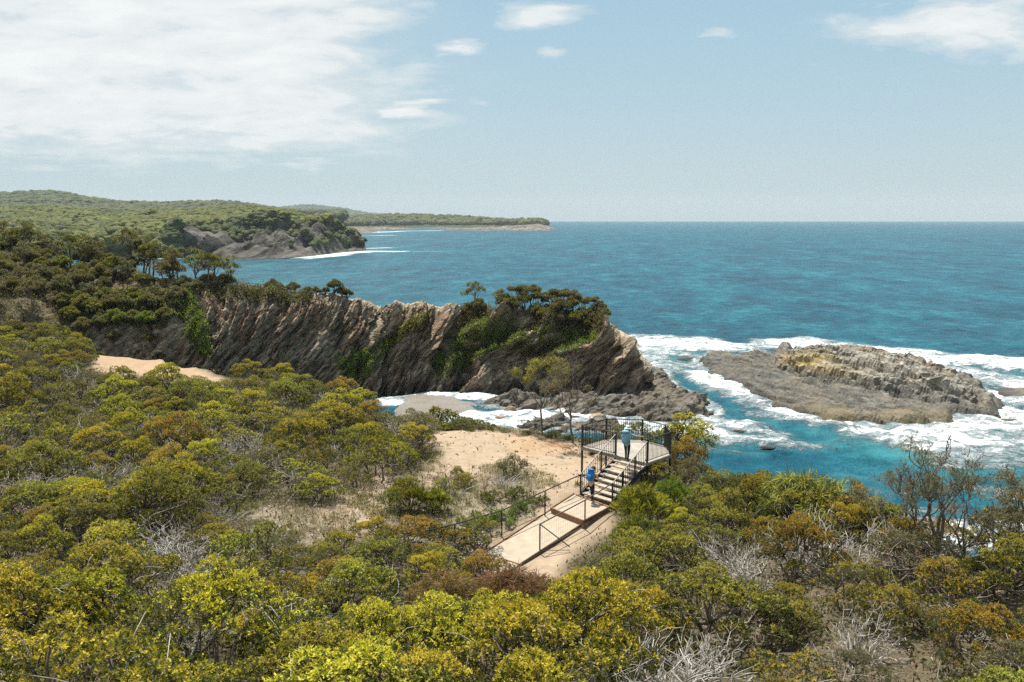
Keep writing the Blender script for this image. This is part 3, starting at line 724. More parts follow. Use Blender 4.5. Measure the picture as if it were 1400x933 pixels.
crown_mass('bay_forest', p, 3.9, forestmat('bay_forest_leaves', [(.055, .068, .022), (.08, .092, .028), (.11, .12, .036), (.065, .08, .038), (.14, .145, .042)], .5), 5)
p = scatter_on(H1[:52], 3600, 2, lambda p, i: (qx_(p) > 225) & (p[:, 2] > 4.5) & ((fbm(p * .04, 3, 9) + .018 * (p[:, 2] - 9) > -.02) | (i > 40)))
crown_mass('cliff_scrub', p, 2.2, forestmat('cliff_scrub_leaves', [(.085, .095, .035), (.115, .12, .045), (.075, .088, .04)], .5), 6)
p = scatter_on(H2, 3800, 3, lambda p, i: (qx_(p) > -60) & (i < 26))
crown_mass('hill_forest', p, 9, forestmat('hill_forest_leaves', [(.05, .065, .03), (.065, .08, .035), (.09, .10, .04)], .2), 7)
p = scatter_on(H4, 2400, 4, lambda p, i: (i >= 12) & (i < 32) & (p[:, 2] > 5))
crown_mass('headland_forest', p, 8, forestmat('headland_forest_leaves', [(.05, .06, .022), (.07, .085, .03), (.10, .11, .04)], .2), 8)
p = scatter_on(H3, 1800, 5, lambda p, i: i < 16)
crown_mass('range_forest', p, 15, forestmat('range_forest_leaves', [(.05, .065, .03), (.06, .08, .035)], .05), 9)
# ================================================================== vegetation
def unit(v): return v / (np.linalg.norm(v, axis=-1, keepdims=True) + 1e-9)
class Leaves:
    def __init__(self): self.V = []; self.m = []
    def add(self, pos, d, length, width, mat=0, droop=0.0, rng=None, roll=1.0):
        n = len(pos); rng = rng or RNG
        length = np.broadcast_to(length, n)[:, None]; width = np.broadcast_to(width, n)[:, None]
        up = np.array((0, 0, 1.0)) + rng.normal(0, .5 * roll, (n, 3))
        s = unit(np.cross(d, up)); nn = unit(np.cross(s, d))
        mid = pos + d * length * .5 + nn * length * .06
        tip = pos + d * length - np.array((0, 0, 1.0)) * droop * length
        self.V.append(np.stack([pos, mid + s * width * .5, tip, mid - s * width * .5], 1))
        self.m.append(np.broadcast_to(np.asarray(mat, np.int32), n))
    def mesh(self, name, mats):
        V = np.concatenate(self.V).reshape(-1, 3); m = np.concatenate(self.m)
        return mesh_np(name, V, np.arange(len(V)).reshape(-1, 4), mats, m, smooth=False)

def sphere_dirs(n, rng, zmin=-1.0):
    z = rng.uniform(zmin, 1, n); a = rng.uniform(0, 2 * math.pi, n); r = np.sqrt(1 - z * z)
    return np.c_[r * np.cos(a), r * np.sin(a), z]

def rosettes(L, c, rad, n, k, ll, lw, rng, zmin=-.2, tip=.35, squash=.75, droop=.0, inner=.25, topz=.15):
    """n leaf rosettes over the clump of centre c"""
    d = sphere_dirs(n, rng, zmin); rr = rad * (1 - inner * rng.random(n) ** 1.5)
    p = c + d * rr[:, None] * np.array((1, 1, squash))
    ax = unit(d + np.array((0, 0, .45)) + rng.normal(0, .25, (n, 3)))
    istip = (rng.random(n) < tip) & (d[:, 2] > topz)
    P = np.repeat(p, k, 0); A = np.repeat(ax, k, 0)
    dd = unit(A * rng.uniform(.25, .9, (n * k, 1)) + unit(rng.normal(size=(n * k, 3))) * .8)
    L.add(P + rng.normal(0, ll * .15, P.shape), dd, ll * rng.uniform(.65, 1.2, n * k), lw * rng.uniform(.7, 1.2, n * k), np.repeat(istip.astype(np.int32), k), droop, rng)

def bend(a, b, rng, n=6, k=.12, sag=0.0):
    a = np.asarray(a, float); b = np.asarray(b, float); t = np.linspace(0, 1, n)[:, None]
    ln = np.linalg.norm(b - a); o = rng.normal(0, k * ln, 3); o2 = rng.normal(0, k * ln * .6, 3)
    return a + (b - a) * t + o * np.sin(t * math.pi) + o2 * np.sin(t * 2 * math.pi) + np.array((0, 0, sag * ln)) * np.sin(t * math.pi)

M_bark = simple('shrub_bark', (.15, .115, .085), .9, .1, var=.45, sc=9)
M_barkdark = simple('dark_bark', (.07, .055, .043), .9, .1, var=.4, sc=9)
M_wisp = simple('wispy_bark', (.15, .13, .11), .9, .1, var=.4, sc=9)
M_grey = simple('weathered_branch', (.38, .35, .31), .9, .1, var=.35, sc=7)

LM = {
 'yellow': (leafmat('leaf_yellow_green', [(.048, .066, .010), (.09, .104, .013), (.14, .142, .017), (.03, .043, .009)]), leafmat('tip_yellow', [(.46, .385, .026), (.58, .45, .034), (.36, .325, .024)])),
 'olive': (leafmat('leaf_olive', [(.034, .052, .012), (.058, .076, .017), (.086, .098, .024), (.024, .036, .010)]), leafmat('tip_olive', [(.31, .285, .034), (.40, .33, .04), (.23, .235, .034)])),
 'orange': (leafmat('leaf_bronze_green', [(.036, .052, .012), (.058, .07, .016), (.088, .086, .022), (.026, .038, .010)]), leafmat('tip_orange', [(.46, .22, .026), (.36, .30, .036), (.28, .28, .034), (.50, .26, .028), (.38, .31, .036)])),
 'grey': (leafmat('leaf_grey_green', [(.07, .08, .04), (.10, .104, .054), (.048, .056, .028), (.125, .118, .07)]), leafmat('tip_grey', [(.23, .215, .11), (.26, .21, .12)])),
 'rust': (leafmat('leaf_rust', [(.11, .052, .016), (.16, .075, .022), (.075, .042, .016), (.20, .105, .035)]), leafmat('tip_rust', [(.25, .13, .04), (.18, .09, .03)])),
 'bright': (leafmat('leaf_bright_green', [(.06, .12, .02), (.095, .17, .026), (.135, .195, .034), (.042, .085, .017)]), leafmat('tip_bright', [(.25, .28, .04), (.19, .25, .035)])),
 'dark': (leafmat('leaf_dark_green', [(.05, .07, .026), (.072, .09, .033), (.10, .11, .044), (.036, .052, .022)], .42), leafmat('tip_dark', [(.20, .19, .065), (.24, .20, .085)], .42)),
 'brown': (leafmat('leaf_brown_green', [(.085, .08, .035), (.115, .10, .045), (.06, .06, .028), (.15, .12, .06)], .42), leafmat('tip_brown', [(.22, .165, .08), (.18, .15, .065)], .42)),
}
# ---- prototypes: (stems mesh, foliage mesh) for unit-ish plants
def proto_heath(seed, R=1.3, Ht=1.75, nb=26, leaf=.062, lw=.026, dens=190, k=7, tip=.75, needle=False):
    rng = np.random.default_rng(seed); L = Leaves(); B = MB()
    base = np.array((0, 0, -.15)); nst = rng.integers(4, 7)
    roots = [np.array((math.cos(a) * .18, math.sin(a) * .18, -.2)) for a in rng.uniform(0, 6.28, nst)]
    forks = [np.array((r[0] * 3.2 + rng.normal(0, .1), r[1] * 3.2 + rng.normal(0, .1), Ht * rng.uniform(.3, .5))) for r in roots]
    for r, f in zip(roots, forks): B.tube(bend(r, f, rng, 5, .1), np.linspace(.045, .028, 5), 5)
    for i in range(nb):
        a = i * 2.39996 + rng.uniform(-.4, .4); rr = R * math.sqrt((i + .4) / nb) * rng.uniform(.8, 1.02)
        h = Ht * (1 - .60 * (rr / R) ** 2.2) * rng.uniform(.78, 1.06) - .12
        c = np.array((rr * math.cos(a), rr * math.sin(a), h)); rad = R * rng.uniform(.15, .27)
        f = min(forks, key=lambda q: np.linalg.norm(q - c))
        br = bend(f, c, rng, 6, .1, .05); B.tube(br, np.linspace(.026, .01, 6), 4)
        for _ in range(3):
            e = c + sphere_dirs(1, rng, -.1)[0] * rad * .85; B.tube(bend(br[3 + rng.integers(0, 3)], e, rng, 4, .1), np.linspace(.012, .005, 4), 3)
        n = int(dens * (rad / .4) ** 2 * rng.uniform(.65, 1.2))
        if needle: rosettes(L, c, rad, int(n * 1.2), k, leaf, lw, rng, -.5, tip, .8, .12)
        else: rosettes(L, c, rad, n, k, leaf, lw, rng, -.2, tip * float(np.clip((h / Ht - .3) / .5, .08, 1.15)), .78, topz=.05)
    # a few bare twigs poking through
    n0 = len(B.F4); n03 = len(B.F3)
    for _ in range(9):
        f = forks[rng.integers(0, nst)]; a = rng.uniform(0, 6.28); r_ = rng.uniform(.5, 1.1); e = np.array((math.cos(a) * R * r_, math.sin(a) * R * r_, Ht * rng.uniform(.35, .95)))
        pt = bend(f, e, rng, 8, .16); B.tube(pt, np.linspace(.011, .004, 8), 3)
        for _ in range(2): q = pt[rng.integers(2, 5)]; B.tube(bend(q, q + rng.normal(0, .2, 3) + (0, 0, .08), rng, 6, .2), np.linspace(.006, .002, 6), 3)
    me = B.mesh('stems', [M_bark, M_grey], True)
    mi = np.zeros(len(me.polygons), np.int32); n4 = sum(len(f) for f in B.F4); a4 = sum(len(f) for f in B.F4[:n0]); mi[a4:n4] = 1; mi[n4 + sum(len(f) for f in B.F3[:n03]):] = 1
    me.polygons.foreach_set('material_index', mi)
    return me, L
def proto_dead(seed, R=1.2, Ht=1.85, n=16, fan=0):
    rng = np.random.default_rng(seed); B = MB()
    def grow(p, d, ln, r, lev):
        e = p + d * ln; pts = bend(p, e, rng, 5, .09); B.tube(pts, np.linspace(r, r * .55, 5), 4 if lev else 5)
        if lev >= 3: return
        for k in range(rng.integers(2, 5)):
            nd = unit(d + rng.normal(0, .55, 3) + np.array((0, 0, .1))); grow(pts[rng.integers(2, 5)], nd, ln * rng.uniform(.5, .75), r * .55, lev + 1)
    for i in range(n):
        a = rng.uniform(0, 6.28); el = rng.uniform(.35, 1.3)
        grow(np.array((rng.normal(0, .15), rng.normal(0, .15), -.1)), np.array((math.cos(a) * math.cos(el), math.sin(a) * math.cos(el), math.sin(el))), Ht * rng.uniform(.35, .6), .024, 1)
    return B.mesh('branches', [M_grey], True), None
def proto_low(seed, R=.8, Ht=.6, leaf=.11, lw=.05, n=260, k=5, tip=.3):
    rng = np.random.default_rng(seed); L = Leaves(); B = MB()
    for i in range(9):
        a = rng.uniform(0, 6.28); rr = R * math.sqrt(rng.random()); c = np.array((rr * math.cos(a), rr * math.sin(a), Ht * rng.uniform(.3, .6) * (1.2 - .5 * rr / R)))
        rosettes(L, c, R * rng.uniform(.25, .4), n // 9, k, leaf, lw, rng, -.4, tip, .8)
        B.tube(bend((0, 0, -.1), c, rng, 4, .1), np.linspace(.02, .008, 4), 4)
    return B.mesh('stems', [M_bark], True), L
def proto_needle(seed, R=1.0, Ht=1.5, nb=12, n=75, nl=.32, upright=.6, k=8):
    """brushy plant of upright or drooping needles"""
    rng = np.random.default_rng(seed); L = Leaves(); B = MB()
    for i in range(nb):
        a = i * 2.4 + rng.uniform(-.3, .3); rr = R * math.sqrt((i + .3) / nb) * .9
        c = np.array((rr * math.cos(a), rr * math.sin(a), Ht * (1 - .5 * (rr / R) ** 2) * rng.uniform(.6, .95))); rad = R * rng.uniform(.26, .4)
        B.tube(bend((rng.normal(0, .1), rng.normal(0, .1), -.15), c, rng, 6, .08), np.linspace(.035, .01, 6), 4)
        d = sphere_dirs(n, rng, -.5); p = c + d * rad * rng.uniform(.5, 1, (n, 1)) - np.array((0, 0, .12))
        P = np.repeat(p, k, 0); dd = unit(np.repeat(d, k, 0) * .6 + np.array((0, 0, upright)) + rng.normal(0, .33, (n * k, 3)))
        L.add(P, dd, nl * rng.uniform(.5, 1.1, n * k), .018, (np.repeat((d[:, 2] > .2) & (rng.random(n) < .5), k)).astype(int), .1, rng)
    return B.mesh('stems', [M_barkdark], True), L
def proto_tree(seed, Ht=4.2, R=1.7, nb=10, leaf=.19, lw=.085, n=125, k=6, clear=.4, bark=None, flat=.6, lean=0.0, sq=.66):
    """small coastal tree seen from far: bare stems, umbrella of leaf clumps"""
    rng = np.random.default_rng(seed); L = Leaves(); B = MB(); bark = bark or M_barkdark
    fork = np.array((lean * Ht * .3 + rng.normal(0, .12), rng.normal(0, .12), Ht * clear)); tr = bend((0, 0, -.3), fork, rng, 6, .05); B.tube(tr, np.linspace(.11, .075, 6), 6)
    for i in range(nb):
        a = i * 2.4 + rng.uniform(-.5, .5); rr = R * math.sqrt((i + .3) / nb) * rng.uniform(.75, 1)
        c = np.array((lean * Ht * .6 + rr * math.cos(a), rr * math.sin(a), Ht * (.96 - .38 * flat * (rr / R) ** 2) * rng.uniform(.82, 1.03) - .25)); rad = R * rng.uniform(.27, .42)
        B.tube(bend(tr[rng.integers(3, 6)], c, rng, 6, .08, .04), np.linspace(.055, .015, 6), 4)
        rosettes(L, c, rad, int(n * rng.uniform(.6, 1.15)), k, leaf, lw, rng, -.5, .45, sq, inner=.45)
    return B.mesh('trunk', [bark], True), L
def proto_wispy(seed, Ht=4.5, spread=1.5, lean=(0.1, 0), tuft=.5, ntuft=34, lev=3, bark=None, foliage=1.0, cl=.35, needle=.30):
    """open needle-leaved tree: dark forking limbs, thin brushes of foliage at the ends"""
    rng = np.random.default_rng(seed); L = Leaves(); B = MB(); tips = []
    def grow(p, d, ln, r, k):
        e = p + d * ln; pts = bend(p, e, rng, 7, .07); B.tube(pts, np.linspace(r, r * .6, 7), 6 if k < 2 else 4)
        if k >= lev:
            tips.append((pts[-1], unit(pts[-1] - pts[-3]))); tips.append((pts[4], d)); return
        for q in range(rng.integers(2, 4) + (k == 0)):
            nd = unit(d * .9 + rng.normal(0, .42, 3) * np.array((1, 1, .6)) * (spread / 1.5) + np.array((0, 0, .28)))
            grow(pts[6 if q == 0 else rng.integers(3, 7)], nd, ln * rng.uniform(.58, .85), r * rng.uniform(.5, .62), k + 1)
    grow(np.array((0, 0, -.3)), unit(np.array((lean[0], lean[1], 1.0))), Ht * cl + .3, .095, 0)
    for p, d in tips:
        for _ in range(3):
            e = p + unit(d + rng.normal(0, .6, 3)) * rng.uniform(.2, .5); B.tube(bend(p, e, rng, 4, .1), np.linspace(.012, .005, 4), 3)
        if rng.random() < foliage:
            n = int(ntuft * rng.uniform(.5, 1.2)); q = p + rng.normal(0, tuft * .45, (n, 3)) * np.array((1, 1, .6)); kk = 6
            dd = unit(np.repeat(rng.normal(0, .5, (n, 3)), kk, 0) + rng.normal(0, .4, (n * kk, 3)) + np.array((0, 0, .35)))
            L.add(np.repeat(q, kk, 0), dd, needle * rng.uniform(.5, 1.1, n * kk), .016, (rng.random(n * kk) < .4).astype(int), .35, rng)
    return B.mesh('trunk', [bark or M_wisp], True), (L if L.V else None)

PROT = {}
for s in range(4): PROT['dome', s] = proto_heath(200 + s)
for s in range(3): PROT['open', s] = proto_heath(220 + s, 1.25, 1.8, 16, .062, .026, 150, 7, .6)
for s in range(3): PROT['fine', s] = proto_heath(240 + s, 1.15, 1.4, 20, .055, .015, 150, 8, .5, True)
for s in range(4): PROT['dead', s] = proto_dead(260 + s, n=13 + 3 * s)
for s in range(3): PROT['low', s] = proto_low(270 + s)
for s in range(2): PROT['brush', s] = proto_needle(280 + s)
for s in range(2): PROT['droop', s] = proto_needle(285 + s, 1.15, 1.6, 13, 80, .34, -.35)
for s in range(5): PROT['tree', s] = proto_tree(300 + s)
for s in range(3): PROT['tall', s] = proto_tree(310 + s, 4.6, 1.5, 8, .2, .075, 65, 5, .55, M_bark, .9, .12 * (s - 1))
for s in range(4): PROT['bush', s] = proto_tree(320 + s, 2.5, 1.45, 13, .17, .075, 120, 7, .15, sq=.95, flat=1.1)
for s in range(3): PROT['creep', s] = proto_low(330 + s, 1.6, 1.0, .24, .14, 420, 5, .3)
for s in range(5): PROT['wispy', s] = proto_wispy(340 + s, 4.3, 1.6, (.12 * (s - 2), .05), .36, 24, 3, foliage=(.40, .2, .45, .2, .3)[s])
PROT['lean', 0] = proto_wispy(351, 4.6, 1.3, (-.75, .1), .38, 42, 3, foliage=1.0, cl=.42)
PROT['wind', 0] = proto_wispy(353, 4.6, 1.5, (.05, .0), .36, 34, 4, foliage=.32, cl=.42)
PROT['wind', 1] = proto_wispy(356, 4.4, 1.6, (-.06, .0), .36, 30, 4, foliage=.12, cl=.40)
_MC = {}
def proto_mesh(kind, s, tint):
    k = (kind, s, tint)
    if k not in _MC:
        st, L = PROT[kind, s]
        _MC[k] = (st, L.mesh('foliage', list(LM[tint])) if L is not None else None)
    return _MC[k]

THINGS = []     # (object, noun, tint, px, py, zone)
NAMES = {'dome': 'heath_shrub', 'open': 'heath_shrub', 'fine': 'fine_leaved_shrub', 'dead': 'dead_shrub', 'low': 'low_shrub', 'brush': 'needle_bush', 'droop': 'needle_bush',
         'tree': 'coastal_tree', 'tall': 'coastal_tree', 'bush': 'coastal_bush', 'creep': 'coastal_bush', 'wispy': 'needle_tree', 'lean': 'needle_tree', 'wind': 'needle_tree'}
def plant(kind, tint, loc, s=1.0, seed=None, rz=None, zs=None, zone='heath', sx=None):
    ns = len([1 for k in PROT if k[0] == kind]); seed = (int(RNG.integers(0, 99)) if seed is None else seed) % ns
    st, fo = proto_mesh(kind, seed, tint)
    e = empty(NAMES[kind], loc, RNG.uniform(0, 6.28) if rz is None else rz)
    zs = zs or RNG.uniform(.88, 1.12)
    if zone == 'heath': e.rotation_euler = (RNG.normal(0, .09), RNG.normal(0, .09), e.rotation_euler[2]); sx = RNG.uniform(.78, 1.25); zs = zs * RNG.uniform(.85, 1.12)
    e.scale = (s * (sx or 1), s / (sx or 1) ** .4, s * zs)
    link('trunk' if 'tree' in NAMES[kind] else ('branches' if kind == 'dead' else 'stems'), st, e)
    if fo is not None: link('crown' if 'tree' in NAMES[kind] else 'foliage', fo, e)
    hh = {'tree': 3, 'tall': 3.5, 'wispy': 2.5, 'lean': 2.5, 'wind': 2.5, 'bush': 1.6, 'low': .4, 'creep': .8}.get(kind, 1.3) * s
    q = proj((loc[0], loc[1], loc[2] + hh))
    THINGS.append((e, NAMES[kind], tint, q[0], q[1], zone, s, kind))
    return e

placed = []   # x, y, r
def shrub_px(px, py, kind, tint, s, seed=None, zs=None, hfac=1.15, **kw):
    x, y = ground_hit(px, py, hfac * s * .85)
    while ground_z(np.array([[x, y]]))[1][0] < .5 and y > 12: x, y = x * (y - .4) / y, y - .4
    placed.append((x, y, 1.25 * s)); return plant(kind, tint, (x, y, gz(x, y) - .03), s, seed, zs=zs, **kw)

# key plants where the photograph shows them
for a in [(705,802,'droop','rust',1.15),(668,820,'droop','rust',.75),(596,815,'droop','rust',.95),(728,822,'droop','rust',.8),
          (878,682,'brush','yellow',1.25),(918,672,'brush','bright',.9),(872,722,'brush','olive',.8),(862,748,'dome','olive',.9),(950,642,'fine','brown',1.1),(968,668,'brush','dark',.8),
          (893,890,'dead','grey',1.3),(865,925,'dead','grey',1.0),(985,880,'dead','grey',.9),(940,915,'dead','grey',.8),
          (300,612,'dead','grey',1.2),(250,590,'dead','grey',1.1),(195,570,'dead','grey',1.1),(330,590,'dead','grey',1.0),(140,640,'dead','grey',1.2),(20,655,'dead','grey',1.3),(255,745,'dead','grey',1.1),(230,725,'dead','grey',1.0),
          (1105,725,'dead','grey',1.2),(1010,745,'dead','grey',1.0),(1150,735,'dead','grey',1.3),(470,600,'dead','grey',1.0),(545,575,'dead','grey',1.1),(1180,860,'dead','grey',.9),
          (800,875,'dome','yellow',1.25),(720,905,'dome','yellow',1.15),(615,868,'dome','yellow',1.2),(690,870,'dome','yellow',1.05),(560,880,'dome','yellow',1.05),(500,890,'dome','yellow',1.1),(430,915,'dome','yellow',1.0),(770,850,'dome','yellow',1.0),
          (150,735,'dome','yellow',1.15),(140,765,'dome','yellow',1.0),(285,860,'dome','yellow',1.3),(100,830,'dome','yellow',1.2),(40,850,'dome','yellow',1.2),(190,800,'open','yellow',1.1),(390,820,'open','orange',1.0),
          (560,675,'brush','yellow',.8),(590,680,'brush','yellow',.7),(535,682,'fine','olive',.7),
          (650,695,'low','bright',.9),(690,682,'low','bright',1.0),(715,672,'low','bright',.9),(705,655,'low','olive',.9),(672,660,'low','olive',.8),(665,690,'low','bright',.8),(630,712,'low','olive',.9),(600,705,'low','olive',.8),(735,668,'low','olive',.7),
          (625,735,'open','orange',.75),(655,725,'open','olive',.75),(590,755,'open','orange',.8),(600,765,'dome','olive',.8),
          (1090,700,'dome','olive',1.15),(1040,690,'dome','orange',1.05),(990,700,'dome','olive',1.0),(1095,755,'dome','orange',1.0),(1240,745,'dome','orange',.8),(1330,925,'low','yellow',.9),(1250,930,'low','yellow',.9),
          (920,760,'dome','olive',1.1),(880,770,'dome','olive',1.0),(858,800,'dome','olive',.95),(1060,665,'fine','brown',.9),(1000,655,'brush','dark',.7),(1025,660,'low','olive',.8)]:
    shrub_px(*a)

for px, py, kind, tint, s in [(752,592,'low','dark',.7),(775,598,'low','bright',.6),(800,602,'low','dark',.8),(828,604,'low','bright',.7),(855,606,'low','dark',.8),(880,606,'low','bright',.8),(905,612,'low','dark',.8),(720,592,'low','olive',.45),(690,588,'low','olive',.4),(560,580,'low','olive',.7),(585,584,'low','yellow',.6),(615,586,'low','olive',.6),(540,575,'low','yellow',.8),(645,588,'low','olive',.45),(528,566,'low','olive',.9),(548,569,'low','yellow',.8),(566,571,'low','olive',.9),(582,574,'low','grey',.8),(600,575,'low','olive',.9),(618,577,'low','yellow',.8),(636,578,'low','olive',.9),(654,579,'low','grey',.8),(672,580,'low','olive',.75),(690,582,'low','yellow',.6),(555,560,'fine','olive',.7),(580,563,'fine','grey',.7),(630,568,'fine','olive',.6),(608,566,'low','dark',.8),(700,625,'low','brown',.3),(686,640,'low','olive',.35)]:
    shrub_px(px, py, kind, tint, s, hfac=.3)
def clear_of(x, y, r):
    for p_, g in ((P_clear, .55), (P_path, 1.0), (P_strip, .5), (P_right, .5)):
        if polydist(np.array([[x, y]]), p_)[0] > -r * g: return False
    return True
def tint_for(px, py, u, v):
    if py > 780 and px < 570: tab = (('yellow', .74), ('olive', .88), ('orange', .95), ('grey', 1))
    elif py > 800 and px < 880: tab = (('yellow', .85), ('olive', 1))
    elif px < 800: tab = (('olive', .36), ('yellow', .76), ('orange', .86), ('grey', 1))
    else: tab = (('olive', .42), ('orange', .71), ('yellow', .87), ('grey', 1))
    return next(a for a, b in tab if u <= b)
# fill the heath
cand = np.random.default_rng(5).uniform((-62, 7.5), (30, 76), (26000, 2))
cz, cd = ground_z(cand)
qx = CX + F * cand[:, 0] / (cand[:, 1] * cp - (cz + 1.3 - H) * sp); qy = CY - F * (cand[:, 1] * sp + (cz + 1.3 - H) * cp) / (cand[:, 1] * cp - (cz + 1.3 - H) * sp)
ok = (cd > .4) & (qx > -50) & (qx < 1450) & (qy < 990) & (cand[:, 1] > 9.5)
r5 = np.random.default_rng(6); FAR = []
spd = polydist(cand, P_sparse)
for i in np.where(ok)[0]:
    x, y = cand[i]; s = r5.uniform(.62, 1.28) * (1.05 if y < 40 else 1.15)
    if spd[i] > -.5:
        if r5.random() > .035: continue
        s *= .5
    if 425 < qx[i] < 740 and 690 < qy[i] < 785: s *= .74
    r = 1.25 * s
    if any((x - a) ** 2 + (y - b) ** 2 < ((.70 if y < 28 else .65) * (r + c)) ** 2 for a, b, c in placed): continue
    if not clear_of(x, y, r): continue
    if 105 < qx[i] < 330 and 476 < qy[i] < 512: continue
    if qx[i] > 1000 and qy[i] < 636 + (qx[i] - 1000) * .20: continue
    tint = tint_for(qx[i], qy[i], r5.random(), 0); u = r5.random()
    kind = 'dome' if u < .55 else ('open' if u < .78 else 'fine')
    if tint == 'grey': kind = 'fine' if u < .40 else ('dead' if u < .82 else 'open')
    placed.append((x, y, r)); FAR.append((y, kind, tint, x, cz[i], s))
FAR.sort()
for y, kind, tint, x, z, s in FAR: plant(kind, tint, (x, y, z - .03), s)
print('heath plants', len(FAR))

# ---- needle trees along the right edge of the heath
for px, py, kind, tint, s, seed, rz in [(1216,742,'lean','brown',.95,0,0.1),(1250,775,'wispy','brown',.85,1,1.0),(1282,800,'wispy','grey',.9,2,2.0),(1318,812,'wind','brown',.72,1,.3),(1388,815,'wispy','brown',.85,4,4.0),
                                        (1365,800,'wispy','olive',.85,3,5.0),(1408,800,'wispy','brown',1.05,0,2.2),(1180,735,'wispy','grey',.6,3,1.2),(1225,755,'wispy','grey',.7,4,.5),(1150,720,'wispy','brown',.62,2,1.8),(1110,705,'wispy','grey',.55,3,2.6),(1360,790,'tall','orange',.55,0,1.0)]:
    x, y = ground_hit(px, py, 0); plant(kind, tint, (x, y, gz(x, y)), s, seed, rz, 1.0, zone='right edge')
for px, py, kind, tint, s in [(1075,640,'droop','olive',1.35),(1105,634,'droop','olive',1.45),(1132,640,'brush','brown',1.15),(952,645,'fine','brown',1.0),(1005,646,'brush','dark',1.0),(1035,650,'open','olive',1.1),(1165,668,'open','orange',1.15),(985,655,'open','olive',1.0),(1205,690,'dome','olive',1.0),(1185,690,'droop','brown',.85),(1205,715,'droop','brown',.8),(1060,668,'droop','grey',.8),(1160,690,'dead','grey',1.0),(1035,668,'dead','grey',.9),(1245,735,'dead','grey',1.1),(1020,655,'dead','grey',.9),(1290,745,'dead','grey',1.2)]:
    shrub_px(px, py, kind, tint, s, zone='right edge')
for px, py, kind, tint, s in [(1255,720,'dome','orange',.9),(1330,760,'dome','olive',.8),(1360,765,'open','orange',.8)]: pass
# ---- trees at the back of the sandy clearing
for px, py, kind, tint, s, seed, rz, zs in [(741,590,'wind','yellow',.78,0,2.4,1.0),(783,604,'wind','brown',.82,1,.4,1.0)]:
    x, y = ground_hit(px, py, 0); plant(kind, tint, (x, y, gz(x, y)), s, seed, rz, zs, zone='clearing')
for px, py, s, sd, tint in [(613,574,1.0,0,'olive'),(640,577,.86,2,'dark'),(628,575,.8,1,'olive')]:
    x, y = ground_hit(px, py, 0); plant('tall', tint, (x, y, gz(x, y)), s, sd, None, 1.0, zone='cove')

# ---- ridge and headland trees, standing on the cliff surface
r8 = np.random.default_rng(8)
def on_cliff(px, v, kind, tint, s, seed=None, zone='ridge', zs=None, dz=0):
    p = cliff_at(px, v); return plant(kind, tint, (p[0], p[1], p[2] - .1 + dz), s, seed, zs=zs, zone=zone)
for px, v, s, sd in [(181,4.1,1.2,0),(196,4.2,1.15,1),(206,4.0,1.05,2),(97,4.2,1.1,2),(120,4.3,.9,1),(133,4.2,.8,0),(46,4.3,1.0,1),(20,4.1,.95,2),(60,4.4,.85,0),(5,4.3,.95,0),(268,4.2,1.05,1),(285,4.1,1.0,2),(296,4.3,.95,0),(316,4.2,.9,1),(242,4.3,.8,0),(-20,4.2,1.0,1)]:
    on_cliff(px, v, 'tall', ['brown', 'dark', 'olive'][sd], s, sd)
got = []
for _ in range(6000):
    if len(got) >= 100: break
    px = r8.uniform(-35, 425); v = r8.uniform(2.0, 4.7) if px < 270 else r8.uniform(3.95, 4.8)
    if px > 150 and v < 2.9: continue
    if px > 90 and v < 2.6 + .7 * math.sin(px * .05): 
        if r8.random() < .8: continue
    p = cliff_at(px, v)
    if any(np.linalg.norm(p[:2] - g[:2]) < 1.9 for g in got): continue
    got.append(p); u = r8.random(); k = 'bush' if u < .8 else 'tall'
    if px > 330: k = 'bush'
    s = r8.uniform(.5, 1.0) * (.75 if px > 330 else 1)
    plant(k, ['brown', 'brown', 'olive', 'grey', 'grey'][r8.integers(0, 5)], (p[0], p[1], p[2] - .15), s, None, zone='ridge')
_a = CL_P.reshape(-1, 3); _d = _a[:, 1] * cp - (_a[:, 2] - H) * sp
CL_q = np.c_[CX + F * _a[:, 0] / _d, CY - F * (_a[:, 1] * sp + (_a[:, 2] - H) * cp) / _d]; CL_v = np.tile(uv, nX)
def creeper(poly, tint, n, label, seed, thick=.8, leaf=.2, k=7, v0=.5, v1=4.4):
    rg_ = np.random.default_rng(seed)
    m_ = (polydist(CL_q, poly) + 9 * fbm(_a * .35, 3, seed) > 0) & (CL_v > v0) & (CL_v < v1)
    id_ = rg_.choice(np.where(m_)[0], n); p_ = _a[id_] + rg_.normal(0, .12, (n, 3))
    lump_ = sstep(-.35, .5, fbm(p_ * .9, 2, seed + 1))
    p_ = p_ + np.array((-.05, -.75, .6)) * (lump_ * rg_.uniform(.45, 1, n) * thick)[:, None]
    L_ = Leaves(); P_ = np.repeat(p_, k, 0) + rg_.normal(0, .12, (n * k, 3))
    L_.add(P_, unit(rg_.normal(0, .55, (n * k, 3)) + (0, -.45, .5)), rg_.uniform(.5, 1.15, n * k) * leaf, rg_.uniform(.4, .62, n * k) * leaf, (rg_.random(n * k) < .3).astype(int), 0, rg_)
    base_ = p_[np.argmin(p_[:, 2])]
    o_ = link('cliff_creeper', L_.mesh('cliff_creeper', list(LM[tint]))); tag(o_, label, 'creeper', 'creepers on the cliffs'); return o_
creeper([(640,440),(698,428),(716,455),(692,478),(660,490),(632,508),(598,520),(584,500),(605,475),(630,455)], 'bright', 3000, 'bright green creeper spilling down the left flank of the wooded headland', 501, 1.1)
creeper([(735,452),(812,452),(822,466),(790,478),(760,476),(738,470)], 'bright', 900, 'bright green creeper under the trees above the headland nose', 502, .9)
creeper([(238,402),(262,402),(278,445),(294,482),(288,500),(270,482),(254,440)], 'bright', 1300, 'bright green tongue of creeper hanging down the brown left cliff', 503, .8)
